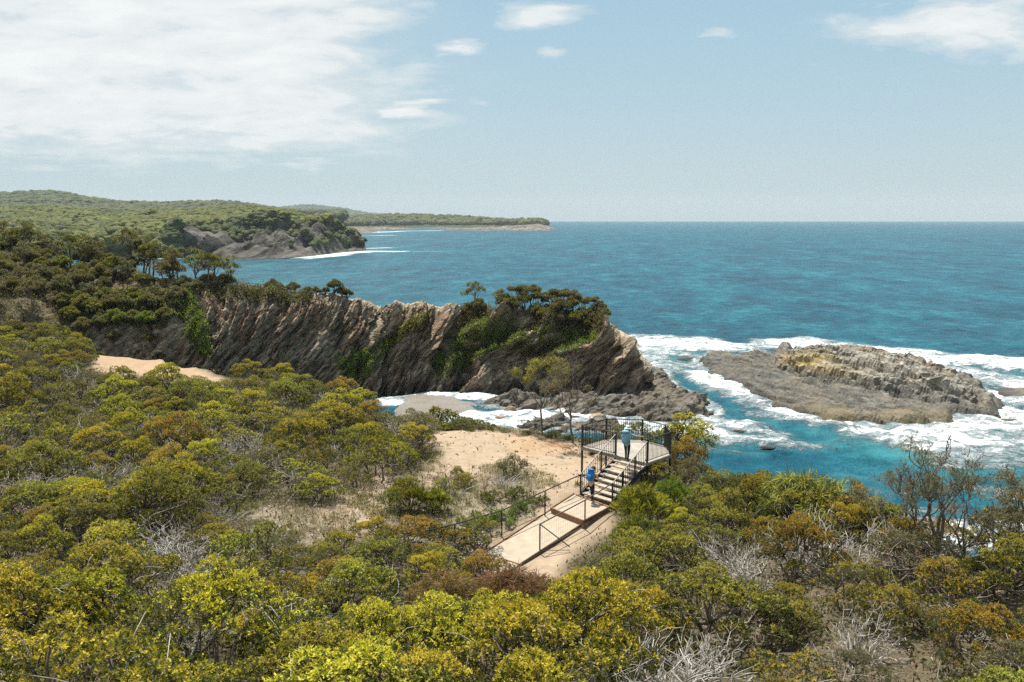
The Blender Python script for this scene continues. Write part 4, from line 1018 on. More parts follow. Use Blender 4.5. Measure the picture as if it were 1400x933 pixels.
creeper([(95,395),(240,398),(250,432),(225,448),(165,445),(110,432)], 'dark', 1000, 'dark green mass of scrub at the shaded left end of the cliff', 504, 1.2, leaf=.26, k=9)
creeper([(170,420),(212,418),(215,438),(190,445),(160,438)], 'bright', 500, 'small bright green patch within the dark scrub left of the cliff', 505, 1.6)
creeper([(462,492),(500,478),(532,462),(532,480),(512,512),(476,530)], 'bright', 1100, 'green scrub at the foot of the cliff above the heath edge', 506, 1.1)
creeper([(520,468),(560,440),(584,428),(588,442),(556,462),(530,480)], 'olive', 700, 'olive scrub along the slanting ledge in the middle of cliff', 507, .8)
creeper([(640,455),(720,445),(735,485),(700,480),(660,470)], 'dark', 1000, 'dark green scrub in the middle of the headland face under trees', 508, .9)
creeper([(715,470),(760,472),(765,500),(742,520),(725,500)], 'brown', 700, 'brownish drooping scrub on the ledge below the headland trees', 509, 1.2)
creeper([(270,392),(360,396),(420,404),(418,412),(350,412),(272,408)], 'grey', 900, 'dry grey green scrub along the top lip of the left cliff', 510, .6, v1=5)
for px, v, s in [(418,4.25,.45),(432,4.2,.4),(445,4.2,.35),(458,4.25,.6),(468,4.2,.5),(476,4.3,.45)]: on_cliff(px, v, 'bush', 'dark', s, zone='cliff top')
for px, py, s, tint in [(112,408,.75,'dark'),(130,420,.8,'olive'),(150,404,.75,'dark'),(168,415,.8,'dark'),(186,404,.7,'olive'),(205,412,.8,'dark'),(222,408,.7,'brown'),(140,440,.7,'dark'),(160,436,.75,'bright'),(182,432,.7,'dark'),(204,436,.75,'bright'),(226,430,.7,'dark'),(158,456,.5,'brown'),(205,455,.5,'olive'),(222,482,.45,'brown'),(118,445,.7,'brown'),(100,430,.75,'olive'),(245,412,.6,'grey')]:
    p = cliff_hit(px, py + 8, .6, 4.3); plant('bush', tint, (p[0], p[1] - .3, p[2] - .4), s, zone='cliff face')
# bushes in front of the ridge
for px, py, s, tint in [(95,462,1.0,'olive'),(80,452,.9,'dark'),(110,475,.9,'olive'),(50,450,.8,'brown'),(20,448,.9,'brown'),(130,480,.7,'brown'),(0,455,.8,'olive'),(30,462,.6,'brown')]:
    p = cliff_hit(px, py + 14, .3, 2.6); plant('bush', tint, (p[0], p[1] - .5, p[2] - .3), s, zone='ridge foot')
# headland crown
for px, v, s, k, tint in [(640,4.15,.95,'bush','brown'),(650,4.3,1.15,'tall','dark'),(655,3.9,.8,'bush','brown'),(681,4.3,1.0,'tall','dark'),(690,4.2,.75,'bush','dark'),(708,4.3,1.0,'tree','brown'),(724,4.4,1.05,'tree','brown'),(738,4.2,.95,'tree','brown'),(755,4.4,1.0,'tree','dark'),(768,4.3,.95,'tree','brown'),(782,4.3,.9,'tree','brown'),(796,4.4,.9,'tree','dark'),(810,4.2,.75,'tree','brown'),
                          (715,3.9,.8,'bush','dark'),(735,3.7,.85,'bush','brown'),(750,3.9,.85,'bush','brown'),(765,3.6,.8,'bush','brown'),(780,3.85,.8,'bush','brown'),(795,3.7,.85,'bush','dark'),(808,3.9,.75,'bush','brown'),(745,3.4,.8,'bush','dark'),(765,3.25,.75,'bush','brown'),(785,3.4,.75,'bush','olive'),(805,3.45,.7,'bush','dark'),(820,3.95,.55,'bush','brown'),(828,3.75,.5,'bush','olive'),(728,3.3,.7,'bush','dark'),(700,3.6,.7,'bush','brown')]:
    on_cliff(px, v, k, tint, s * (.78 if k != 'bush' else .95), None, 'headland', zs=1.0 if k != 'bush' else 1.15)
# ---- what nobody could count: undergrowth, dry grass, litter twigs
def veg_points(n, seed, lo, hi, dmin=.2):
    q = np.random.default_rng(seed).uniform(lo, hi, (n, 2)); z, d = ground_z(q)
    m = (d > dmin); a = CX + F * q[:, 0] / q[:, 1]
    m &= (a > -260) & (a < 1700)
    return np.c_[q, z][m]
rg = np.random.default_rng(77)
p = veg_points(26000, 31, (-62, 7), (30, 76)); q = p[:, :2]
inn = np.maximum.reduce([polydist(q, k) for k in (P_clear, P_path, P_strip, P_right)]); sp_ = polydist(q, P_sparse)
m = (inn < -.25) & ((sp_ < 0) | (rg.random(len(q)) < .35)); pu = p[m]
L = Leaves(); n = len(pu); k = 12; hgt = rg.uniform(.15, .75, n)
hp = np.repeat(pu, k, 0) + rg.normal(0, .22, (n * k, 3)) * (1, 1, .0); hp[:, 2] += rg.random(n * k) * np.repeat(hgt, k)
L.add(hp, unit(rg.normal(0, .6, (n * k, 3)) + (0, 0, .5)), rg.uniform(.09, .2, n * k), rg.uniform(.035, .07, n * k), (rg.random(n * k) < .35).astype(int), 0, rg)
o = link('undergrowth', L.mesh('undergrowth', [leafmat('undergrowth_leaf', [(.028, .034, .012), (.045, .045, .017), (.065, .05, .026), (.022, .028, .01), (.09, .07, .04)]), leafmat('undergrowth_dry', [(.10, .075, .042), (.07, .045, .022), (.13, .105, .068)])])); tag(o, kind='stuff')
# dry grass
p = veg_points(30000, 33, (-22, 24), (14, 62)); q = p[:, :2]
sp_ = polydist(q, P_sparse); cl_ = polydist(q, P_clear); pa_ = polydist(q, P_path); st_ = polydist(q, P_strip)
nz = fbm(np.c_[q * .7, q[:, :1] * 0], 3, 44)
m = (pa_ < -.1) & (st_ < 0) & (((sp_ > -1) & (nz > .0) & (cl_ < .3)) | ((np.abs(cl_) < .9) & (nz > .12)))
pg = p[m]; k = 12; n = len(pg); print('grass', n)
L = Leaves(); b = np.repeat(pg, k, 0) + rg.normal(0, .07, (n * k, 3)) * (1, 1, 0)
L.add(b, unit(rg.normal(0, .38, (n * k, 3)) * (1, 1, .2) + (0, 0, 1)), rg.uniform(.12, .42, n * k), rg.uniform(.012, .024, n * k), (np.repeat(fbm(np.c_[pg[:, :2] * .35, pg[:, :1] * 0], 2, 46) > .12, k)).astype(int), .25, rg)
o = link('dry_grass', L.mesh('dry_grass', [leafmat('grass_straw', [(.36, .31, .18), (.42, .36, .22), (.27, .23, .12), (.30, .28, .13)], .25), leafmat('grass_green', [(.16, .17, .04), (.22, .21, .06), (.12, .14, .03)], .3)])); tag(o, kind='stuff')
# twigs lying about
p = veg_points(5200, 35, (-50, 8), (26, 70)); q = p[:, :2]
inn = np.maximum.reduce([polydist(q, k) for k in (P_clear, P_path, P_strip)]); p = p[inn < 0]; B = MB()
for a in p[:2600]:
    an = rg.uniform(0, 6.28); el = rg.uniform(-.05, 1.1); ln = rg.uniform(.4, 1.3); e = a + ln * np.array((math.cos(an) * math.cos(el), math.sin(an) * math.cos(el), math.sin(el)))
    B.tube(bend(a + (0, 0, .03), e, rg, 4, .1), np.linspace(.016, .005, 4), 3, False)
pt_ = np.array([near(*q, 7.35) for q in [(600,625),(640,600),(700,592),(760,612),(780,640),(720,630),(680,615),(620,655),(755,604),(765,606),(748,608),(760,600)]])
for a in np.repeat(pt_, 9, 0):
    a = a + rg.normal(0, .9, 3) * (1, 1, 0)
    if polydist(a[None, :2], P_clear)[0] < 0: continue
    a[2] = gz(a[0], a[1]) + .02; an = rg.uniform(0, 6.28); e = a + rg.uniform(.15, .6) * np.array((math.cos(an), math.sin(an), .03)); B.tube(bend(a, e, rg, 4, .1), np.linspace(.012, .004, 4), 3, False)
o = B.build('dry_twigs', [M_grey]); tag(o, kind='stuff')
# loose stones on the bare ground
q = np.random.default_rng(91).uniform((-12, 28), (10, 52), (2600, 2)); q = q[(np.maximum(polydist(q, P_clear), polydist(q, P_sparse)) > 0) & (polydist(q, P_path) < -.1)]
zq = ground_z(q)[0]; B = MB()
for (x, y), z in zip(q[:520], zq): B.add(ICO1[0] * rg.uniform(.02, .075) * rg.uniform(.6, 1.3, 3) * (1 + .2 * rg.normal(size=(len(ICO1[0]), 1))) + (x, y, z), None, ICO1[1])
tag(B.build('loose_stones', M_boulder), kind='stuff')
# scrub between the trees of the ridge and headland
m = (np.repeat((CL_x < rows[8, 2, 0]), nV) | (np.repeat((CL_x > rows[15, 2, 0]) & (CL_x < rows[19, 2, 0]), nV)))
vv = np.tile(uv, nX); xr = np.repeat(CL_x, nV)
lowv = np.where(xr < rows[5, 2, 0], np.where(xr < rows[3, 2, 0], 1.2, 2.4), np.where(xr < rows[8, 2, 0], 3.6, 3.1))
idx = np.where(m & (vv > lowv) & (vv < 4.8) & (fbm(CL_P.reshape(-1, 3) * .25, 3, 48) > -.10))[0]
idx = rg.choice(idx, min(len(idx), 6500), replace=False); pc = CL_P.reshape(-1, 3)[idx]; n = len(pc); k = 9
L = Leaves(); hp = np.repeat(pc, k, 0) + rg.normal(0, .3, (n * k, 3)); hp[:, 2] += .25
L.add(hp, unit(rg.normal(0, .6, (n * k, 3)) + (0, -.15, .5)), rg.uniform(.16, .34, n * k), rg.uniform(.06, .14, n * k), (rg.random(n * k) < .25).astype(int), 0, rg)
o = link('ridge_scrub', L.mesh('ridge_scrub', [leafmat('ridge_scrub_leaf', [(.04, .048, .02), (.06, .062, .027), (.085, .075, .038), (.035, .05, .018), (.13, .105, .06)]), leafmat('ridge_scrub_dry', [(.17, .135, .075), (.12, .095, .05)])])); tag(o, kind='stuff')
# ================================================================== lookout platform, path, railings, people
U = np.array((.70711, -.70711, 0)); Vv = np.array((.70711, .70711, 0)); ZD = 8.9
A0 = np.array((3.41, 40.19, 0))
def pl(u, v, z): return A0 + U * u + Vv * v + np.array((0, 0, z))
ROT = np.array([U, Vv, (0, 0, 1)]).T
M_steel = simple('black_painted_steel', (.022, .020, .019), .5, .4, var=.3, sc=12)
M_rail = simple('worn_grey_rail', (.24, .215, .185), .55, .4, var=.25, sc=8)
M_rust = simple('rusty_brown_rail', (.10, .062, .042), .7, .3, var=.4, sc=10)
M_timber = simple('brown_timber', (.235, .125, .07), .8, .2, var=.3, sc=7)
M_tread = simple('pale_tread', (.36, .315, .255), .85, .15, var=.18, sc=6)
M_fascia = simple('deck_edge', (.24, .21, .175), .8, .2, var=.2, sc=5)
t = NT('deck_boards')
dv_ = t.n('Mapping', {'Vector': t.coord(), 'Rotation': (0, 0, math.radians(45))}).outputs[0]
dx_ = t.n('SeparateXYZ', {0: dv_}).outputs['X']; bd = t.math('FRACT', t.math('MULTIPLY', dx_, 7.0)); nb_ = t.noise(3.0, 5, .65)
c = t.mix(t.maprange(nb_, .35, .65), (.27, .24, .20), (.38, .345, .295)); c = t.mix(t.math('LESS_THAN', bd, .07), c, (.12, .10, .08))
M_deck = t.done(t.surf(c, .85, .15, 0, t.bump(nb_, .3, .01)))

VP = empty('viewing_platform', (0, 0, 0)); tag(VP, 'raised lookout platform with black balustrade and pale steps above the sea', 'lookout')
VP.location = tuple(pl(2, 1.5, 7.3)); _off = np.array(VP.location)
def part(mb, name, mat, parent=None, smooth=False, par=None):
    """parts keep world coordinates; the mesh is shifted to the thing's own base"""
    o = mb.build(name, mat, None, smooth); root = par or VP
    off = np.array(root.location); me = o.data
    co_ = np.empty(len(me.vertices) * 3, np.float32); me.vertices.foreach_get('co', co_); co_ = co_.reshape(-1, 3) - off
    me.vertices.foreach_set('co', co_.ravel().astype(np.float32)); me.update()
    o.parent = parent or root
    return o
OUT = [(0, 0), (3.95, 0), (3.92, 1.95), (2.9, 2.98), (1.4, 3.1), (.02, 1.92)]
m = MB(); m.prism([pl(u, v, 0)[:2] for u, v in OUT], ZD - .05, ZD); part(m, 'deck', M_deck)
m = MB()
for k in range(6):
    a = pl(*OUT[k], ZD - .13); b = pl(*OUT[(k + 1) % 6], ZD - .13); d = unit(b - a)
    ang = math.atan2(d[1], d[0]); rot = np.array([(math.cos(ang), -math.sin(ang), 0), (math.sin(ang), math.cos(ang), 0), (0, 0, 1)])
    m.box((a + b) / 2 + np.array((0, 0, .062)), (np.linalg.norm(b - a) + .06, .07, .13), rot)
part(m, 'deck_edge', M_fascia)
m = MB()
for v in (.35, 1.15, 1.95, 2.7):
    w = 0.1 if v < 1.9 else (1.0 if v > 2.5 else .2); m.box(pl(1.97, v, ZD - .15), (3.75 - 2 * w, .08, .16), ROT)
for u in (.5, 3.4): m.box(pl(u, 1.0, ZD - .29), (.09, 1.8, .12), ROT)
part(m, 'underframe', M_steel)
posts = {'A': (0.03, .03), 'B': (2.1, .03), 'F': (3.92, .03), 'E': (3.88, 1.93), 'D2': (2.88, 2.93), 'D1': (1.42, 3.05), 'C': (.05, 1.9)}
for k, (u, v) in posts.items():
    g = pl(u, v, 0); m = MB(); z0 = gz(g[0], g[1]) - .1 if k != 'B' else ZD - .3
    m.box(pl(u, v, (z0 + ZD + 1.12) / 2), (.075, .075, ZD + 1.12 - z0), ROT); part(m, 'post', M_steel)
    if k != 'B':
        m = MB(); m.box(pl(u, v, z0 + .12), (.28, .28, .1), ROT); part(m, 'footing', M_fascia)
def balustrade(a, b, za, zb, h=1.08, low=.09, step=.105, name='balustrade', mat=None, toprail=None, skip=False):
    a = np.array(a); b = np.array(b); m = MB(); n = max(2, int(np.linalg.norm((b - a)[:2]) / step))
    pa = a.copy(); pb = b.copy(); pa[2] = za; pb[2] = zb; up = np.array((0, 0, 1.0))
    for k in range(1, n):
        q = pa + (pb - pa) * k / n; m.tube([q + up * low, q + up * (h - .02)], .0125, 5)
    m.tube([pa + up * low, pb + up * low], .018, 5)
    o = part(m, name, M_steel)
    m = MB(); m.tube([pa + up * h, pb + up * h], .028, 6); part(m, 'top_rail', toprail or M_steel, o)
    return o
seq = ['A', 'C', 'D1', 'D2', 'E', 'F']
for a, b in zip(seq[:-1], seq[1:]): balustrade(pl(*posts[a], 0), pl(*posts[b], 0), ZD, ZD)
balustrade(pl(*posts['A'], 0), pl(*posts['B'], 0), ZD, ZD)
# stairs
NS = 8; RUN = 2.5; ZB = 7.5; rise = (ZD - ZB) / (NS + 1); going = RUN / NS
m = MB()
for u in (2.14, 3.90):
    a = pl(u, .02, ZD - .16); b = pl(u, -RUN, ZB + .06)
    poly = [(0.02, ZD - .30), (.02, ZD - .06), (-RUN + .02, ZB + .22), (-RUN - .12, ZB - .02), (-RUN + .15, ZB - .05)]
    Vs = np.array([pl(u + s, v, z) for s in (-.025, .025) for v, z in poly]); n = 5
    m.add(Vs, [(k, (k + 1) % n, (k + 1) % n + n, k + n) for k in range(n)], [(0, k, k + 1) for k in range(1, n - 1)] + [(n, n + k + 1, n + k) for k in range(1, n - 1)])
ST_ = part(m, 'stair', M_steel)
for k in range(NS):
    m = MB(); m.box(pl(3.02, -going * (k + .5) - .0, ZD - rise * (k + 1) - .03), (1.72, going * .94, .055), ROT); part(m, 'tread', M_tread, ST_)
for u, nm in ((2.1, 'l'), (3.93, 'r')):
    tops = [(0, ZD)] + [(-RUN * f, ZD - (ZD - ZB) * f) for f in ((.36, .72, 1.0) if nm == 'r' else (.42, 1.0))]
    m = MB()
    for v, z in tops[1:]: m.box(pl(u, v, (z - .1 + z + 1.0) / 2), (.06, .06, 1.1), ROT)
    part(m, 'stair_post', M_steel)
    balustrade(pl(u, 0, 0), pl(u, -RUN, 0), ZD - .02, ZB - .02, 1.03, .22, .13, 'stair_balustrade', None, M_rail)
m = MB(); hp = [pl(2.1, -RUN, ZB + .98), pl(2.1, -RUN - .16, ZB + .92), pl(2.1, -RUN - .22, ZB + .75), pl(2.1, -RUN - .2, ZB + .55), pl(2.1, -RUN - .02, ZB + .48)]
m.tube(hp, .02, 6); part(m, 'handrail_end', M_steel)

# path
t = NT('concrete_path'); n1 = t.noise(2.2, 6, .7); n2 = t.noise(11, 5, .7)
c = t.mix(t.maprange(n1, .3, .7), (.30, .245, .18), (.40, .335, .255)); c = t.mix(t.maprange(n2, .58, .8, 0, .5), c, (.22, .17, .115))
M_path = t.done(t.surf(c, .9, .15, 0, t.bump(n2, .3, .015)))
def path_poly(px, z): return [onz(a, b, zz) for (a, b), zz in zip(px, np.broadcast_to(z, len(px)))]
m = MB()
L1 = path_poly([(786, 676), (754, 696.5), (797, 713.5), (834, 693.5)], 7.5)
L2 = path_poly([(754, 698), (664, 757), (710, 772), (797, 715.5)], [7.33, 7.03, 7.03, 7.33])
L3 = path_poly([(664, 757.4), (615, 786), (668, 800), (710, 772.4)], [7.02, 6.98, 6.98, 7.02])
for Pq in (L1, L2, L3): Pq = np.array(Pq); m.prism(Pq[:, :2], Pq[:, 2] - .5, Pq[:, 2] + .01)
tag(m.build('path', M_path), kind='structure')
PE = empty('path_edging', tuple(L1[1])); tag(PE, 'brown timber edging and step boards framing the path below the stairs', 'edging')
def plank(a, b, w, hgt, name, mat):
    a = np.array(a); b = np.array(b); d = b - a; ln = np.linalg.norm(d); d = d / ln; s = unit(np.cross(d, (0, 0, 1.0))); n_ = np.cross(s, d)
    m = MB(); m.box((a + b) / 2, (ln, w, hgt), np.array([d, s, n_]).T); return part(m, name, mat, None, False, PE)
plank(L1[1] + (0, 0, -.03), L1[2] + (0, 0, -.03), .07, .20, 'step_board', M_timber); plank(L1[0] + (.05, -.12, .0), L1[3] + (0, -.12, .0), .10, .10, 'step_board', M_timber)
plank(L1[0] + (-.04, 0, 0), L1[1] + (-.04, 0, 0), .05, .14, 'edge_board', M_timber); plank(L1[3] + (.05, 0, 0), L1[2] + (.05, 0, 0), .05, .14, 'edge_board', M_rust)
plank(L2[3] + (.05, 0, 0), L2[2] + (.05, 0, 0), .045, .12, 'edge_board', M_rust); plank(L2[0] + (-.05, 0, 0), L2[1] + (-.05, 0, 0), .04, .12, 'edge_board', M_timber)
plank(L2[1] + (0, 0, -.02), L2[2] + (0, 0, -.02), .05, .1, 'step_board', M_timber)

M_wire = simple('fence_wire', (.16, .145, .125), .5, .4, var=.2)
# long handrail on the left
LF = empty('path_handrail', tuple(onz(686, 734, 7.15))); tag(LF, 'long dark handrail with wire infill along the left side of the path', 'railing')
tp = [pl(2.1, -RUN, ZB + 1.0)] + [onz(745, 705.5, 7.3) + (0, 0, 1.12), onz(686, 733, 7.15) + (0, 0, 1.08), onz(622, 752, 7.15) + (0, 0, 1.05), onz(535, 772, 7.45) + (0, 0, .95), onz(470, 792, 7.7) + (0, 0, .9)]
bt = [pl(2.1, -RUN, ZB)] + [onz(745, 705.5, 7.3), onz(686, 733, 7.15), onz(622, 752, 7.15), onz(535, 772, 7.45), onz(470, 792, 7.7)]
m = MB(); m.tube(tp, .026, 6); part(m, 'top_rail', M_steel, None, False, LF)
m = MB(); m.tube([q + (0, 0, .1) for q in bt], .016, 6); part(m, 'bottom_rail', M_rust, None, False, LF)
for a, b in zip(tp[1:], bt[1:]):
    m = MB(); m.tube([b - (0, 0, .3), a], .03, 6); part(m, 'post', M_steel, None, False, LF)
def wires(tp, bt, root, gap=.14):
    m = MB()
    for (a, b), (c_, d_) in zip(zip(tp[:-1], tp[1:]), zip(bt[:-1], bt[1:])):
        n = int(np.linalg.norm(b - a) / gap)
        for k in range(1, n): f = k / n; m.tube([a + (b - a) * f, c_ + (d_ - c_) * f + (0, 0, .1)], .0022, 3, False)
        for f in np.linspace(.15, .9, 5): m.tube([a + (c_ - a) * f, b + (d_ - b) * f], .0022, 3, False)
    return part(m, 'wire_infill', M_wire, None, False, root)
wires(tp, bt, LF)
# short railing on the right
RF = empty('path_railing', tuple(onz(799, 722, 7.3))); tag(RF, 'short rust brown railing with a sloping end rail on the right of the path', 'railing')
b2 = [pl(3.93, -RUN, ZB), onz(799.5, 722, 7.28), onz(738, 756, 7.05)]
t2 = [pl(3.93, -RUN, ZB + 1.01), b2[1] + (0, 0, 1.2), b2[2] + (0, 0, 1.17)]
m = MB(); m.tube(t2, .027, 6); part(m, 'top_rail', M_rust, None, False, RF)
m = MB(); m.tube([q + (0, 0, .09) for q in b2], .018, 6); part(m, 'bottom_rail', M_rust, None, False, RF)
for a, b in zip(t2[1:], b2[1:]):
    m = MB(); m.tube([b - (0, 0, .3), a], .03, 6); part(m, 'post', M_rust, None, False, RF)
e = onz(779, 753, 7.15); 
m = MB(); m.tube([t2[2], e + (0, 0, .15)], .024, 6); m.tube([b2[2] + (0, 0, .09), e + (0, 0, .02)], .012, 5); part(m, 'end_rail', M_steel, None, False, RF)
wires(t2, b2, RF)

# ------------------------------------------------------------------ people
def skin_mat(name, c): return simple(name, c, .55, .3, var=.06, sc=20)
M_skin = skin_mat('skin', (.46, .27, .19)); M_hairb = simple('brown_hair', (.06, .038, .022), .6, .3)
def person(label, loc, ang, J, cloth, hair=True):
    """J: joints; cloth: (trousers, top, sleeve, shoe) materials. One skinned body, grown from the hips."""
    nodes = []; edges = []; rad = []; idx = {}
    def nd(k, p, r): idx[k] = len(nodes); nodes.append(p); rad.append(r)
    for k, (p, r) in J.items(): nd(k, p, r)
    E = [('hip', 'waist'), ('waist', 'chest'), ('chest', 'neck'), ('neck', 'head'), ('head', 'crown'), ('head', 'nose'), ('head', 'ear_l'), ('head', 'ear_r')]
    for s in 'lr': E += [('hip', 'hj_' + s), ('hj_' + s, 'kn_' + s), ('kn_' + s, 'an_' + s), ('an_' + s, 'toe_' + s), ('chest', 'sh_' + s), ('sh_' + s, 'el_' + s), ('el_' + s, 'wr_' + s), ('wr_' + s, 'pa_' + s)]
    me = bpy.data.meshes.new('person'); me.from_pydata([tuple(p) for p in nodes], [(idx[a], idx[b]) for a, b in E], [])
    o = bpy.data.objects.new('person', me); COL.objects.link(o)
    md = o.modifiers.new('skin', 'SKIN'); md.use_smooth_shade = True
    if not me.skin_vertices:
        me.attributes  # layer is made with the modifier below
    bpy.context.view_layer.objects.active = o
    if not len(me.skin_vertices): bpy.ops.mesh.customdata_skin_add()
    for k, i in idx.items():
        sv = me.skin_vertices[0].data[i]; r = rad[i]; sv.radius = r if isinstance(r, tuple) else (r, r); sv.use_root = (k == 'hip')
    sd = o.modifiers.new('sub', 'SUBSURF'); sd.levels = 2; sd.render_levels = 2
    dg = bpy.context.evaluated_depsgraph_get(); m2 = bpy.data.meshes.new_from_object(o.evaluated_get(dg)); o.modifiers.clear()
    V = np.array([v.co[:] for v in m2.vertices]); Q = [np.array([p.vertices[:] for p in m2.polygons if len(p.vertices) == n]) for n in (3, 4)]
    Q = [q for q in Q if len(q)]
    # fingers: five short bent chains rooted in each palm, joined to the same mesh
    mb = MB(); mb.V.append(V); mb.n = len(V)
    for q in Q: (mb.F4 if q.shape[1] == 4 else mb.F3).append(q)
    nb = mb.n
    for s in 'lr':
        w = np.array(J['wr_' + s][0]); p = np.array(J['pa_' + s][0]); d = unit(p - w); sd_ = unit(np.cross(d, (0.2, .1, 1))); dn = np.cross(sd_, d); dn = dn if dn[2] < 0 else -dn
        for k, ln in enumerate((.062, .074, .08, .073)):
            r0 = p + sd_ * (k - 1.5) * .019; mb.tube([r0 - d * .02, r0 + d * ln * .5, r0 + d * ln * .85 + dn * ln * .3, r0 + d * ln * .9 + dn * ln * .6], [.009, .0085, .008, .006], 6)
        r0 = w + d * .03 + sd_ * .03; mb.tube([r0, r0 + sd_ * .028 + d * .02, r0 + sd_ * .03 + d * .05 + dn * .015], [.011, .010, .007], 6)
    VV = np.vstack(mb.V)
    lab = np.full(len(VV), 3)
    seg = [(idx[a], idx[b], m_) for (a, b), m_ in [((e_), 0 if e_[0][:2] in ('hj', 'kn') or e_[1][:2] == 'hj' else (4 if e_[0][:2] == 'an' else (1 if e_[1] in ('waist', 'chest', 'neck') or e_[0] == 'chest' and e_[1][:2] == 'sh' else (2 if e_[0][:2] == 'sh' else (5 if e_[0][:2] == 'el' else 3))))) for e_ in E]]
    nn = np.array(nodes); bd_ = np.full(nb, 1e9)
    for a, b, m_ in seg:
        e_ = nn[b] - nn[a]; w = VV[:nb] - nn[a]; tt = np.clip((w @ e_) / (e_ @ e_), 0, 1); dd = np.linalg.norm(w - tt[:, None] * e_, axis=1) - (.06 if m_ == 1 else 0)
        c_ = dd < bd_; bd_[c_] = dd[c_]; lab[:nb][c_] = m_
    Fs = []; mi = []
    for arr in (mb.F4, mb.F3):
        if arr: f = np.vstack(arr); Fs.append(f); mi.append(np.median(lab[f], axis=1).astype(int))
    sleeve = cloth['sleeve']
    mats = [cloth['trousers'], cloth['top'], cloth['top'], M_skin, cloth['shoe'], cloth['top'] if sleeve == 'long' else M_skin]
    o.data = mesh_np('person', VV, Fs, mats, np.concatenate(mi), True)
    o.location = loc; o.rotation_euler = (0, 0, ang); tag(o, label, 'person')
    hd = np.array(J['head'][0])
    # eyes and mouth line, on the face
    mb = MB()
    for sx in (-1, 1):
        V0, F0 = ICO1; mb.add(V0 * .011 + hd + np.array((sx * .032, .083, .015)), None, F0)
    mb.build('eyes', simple('eye_dark', (.02, .015, .012), .2, .5), o, True)
    mb = MB(); mb.tube([hd + (-.022, .083, -.052), hd + (0, .09, -.054), hd + (.022, .083, -.052)], .006, 5); mb.build('mouth', simple('lip', (.35, .14, .12), .5, .3), o, True)
    V0, F0 = ICO3; h = V0 * (.1, .112, .118); k = (h[:, 1] < .035) | (h[:, 2] > .065); f = F0[k[F0].all(1)]
    ho = link('hair', mesh_np('hair', h + hd + np.array((0, -.012, .018)), f, [M_hairb]), o)
    return o
def J_stand(stride=.12, lean=0.0, arms=None, up=0.0):
    c, s_ = math.cos(lean), math.sin(lean)
    def T(x, y, z): dz = z - .84; return (x, y + dz * s_, .84 + dz * c)
    J = {'hip': (T(0, 0, .86), (.135, .10)), 'waist': (T(0, 0, 1.02), (.125, .09)), 'chest': (T(0, .0, 1.24), (.145, .105)), 'neck': (T(0, .015, 1.385), .052),
         'head': (T(0, .04, 1.50), (.075, .085)), 'crown': (T(0, .04, 1.575), (.068, .075)), 'nose': (T(0, .135, 1.495), .012), 'ear_l': (T(-.083, .03, 1.5), .014), 'ear_r': (T(.083, .03, 1.5), .014)}
    return J, T
def legs(J, l, r):
    for s, sgn, (kx, ky, kz, ax, ay, az) in (('l', -1, l), ('r', 1, r)):
        J['hj_' + s] = ((sgn * .085, 0, .80), (.088, .092)); J['kn_' + s] = ((kx, ky, kz), .058); J['an_' + s] = ((ax, ay, az), .042); J['toe_' + s] = ((ax + sgn * .02, ay + .15, az - .045), (.04, .03))
def arms(J, T, l, r):
    for s, sgn, (el, wr) in (('l', -1, l), ('r', 1, r)):
        J['sh_' + s] = (T(sgn * .185, 0, 1.30), .058); J['el_' + s] = (T(*el), .042); J['wr_' + s] = (T(*wr), .028)
        a = np.array(el); b = np.array(wr); d = unit(b - a); J['pa_' + s] = (T(*(b + d * .075)), (.036, .022))
M_lb = simple('pale_blue_jacket', (.30, .44, .52), .8, .2, var=.15); M_drk = simple('dark_trousers', (.022, .022, .025), .85, .2); M_tanj = simple('tan_jacket', (.52, .37, .22), .85, .15, var=.12)
M_shoe = simple('dark_shoe', (.05, .045, .04), .7, .2); M_whsh = simple('white_shoe', (.62, .60, .56), .7, .2); M_hat = simple('pale_hat', (.55, .63, .60), .85, .1, var=.08)
M_pk1 = simple('faded_blue_pack', (.17, .33, .40), .8, .2, var=.2); M_pk2 = simple('bright_blue_pack', (.015, .16, .42), .65, .3, var=.2); M_strap = simple('pack_strap', (.02, .05, .08), .8, .2)
def hat(root, c, tilt, mat, brim=.17):
    mb = MB(); n = 20; th = np.arange(n) * 2 * math.pi / n
    prof = [(brim, -.03), (brim * .98, -.022), (.105, .0), (.1, .05), (.09, .095), (.05, .115), (.001, .118)]
    Vs = np.array([(r * math.cos(a), r * math.sin(a) * 1.08, z) for r, z in prof for a in th]); i = np.arange(len(prof) * n).reshape(-1, n); j = np.roll(i, -1, 1)
    Rm = np.array(Matrix.Rotation(tilt, 3, 'X')); mb.add(Vs @ Rm.T + np.array(c), np.stack([i[:-1], j[:-1], j[1:], i[1:]], -1).reshape(-1, 4))
    return mb.build('sun_hat', mat, root, True)
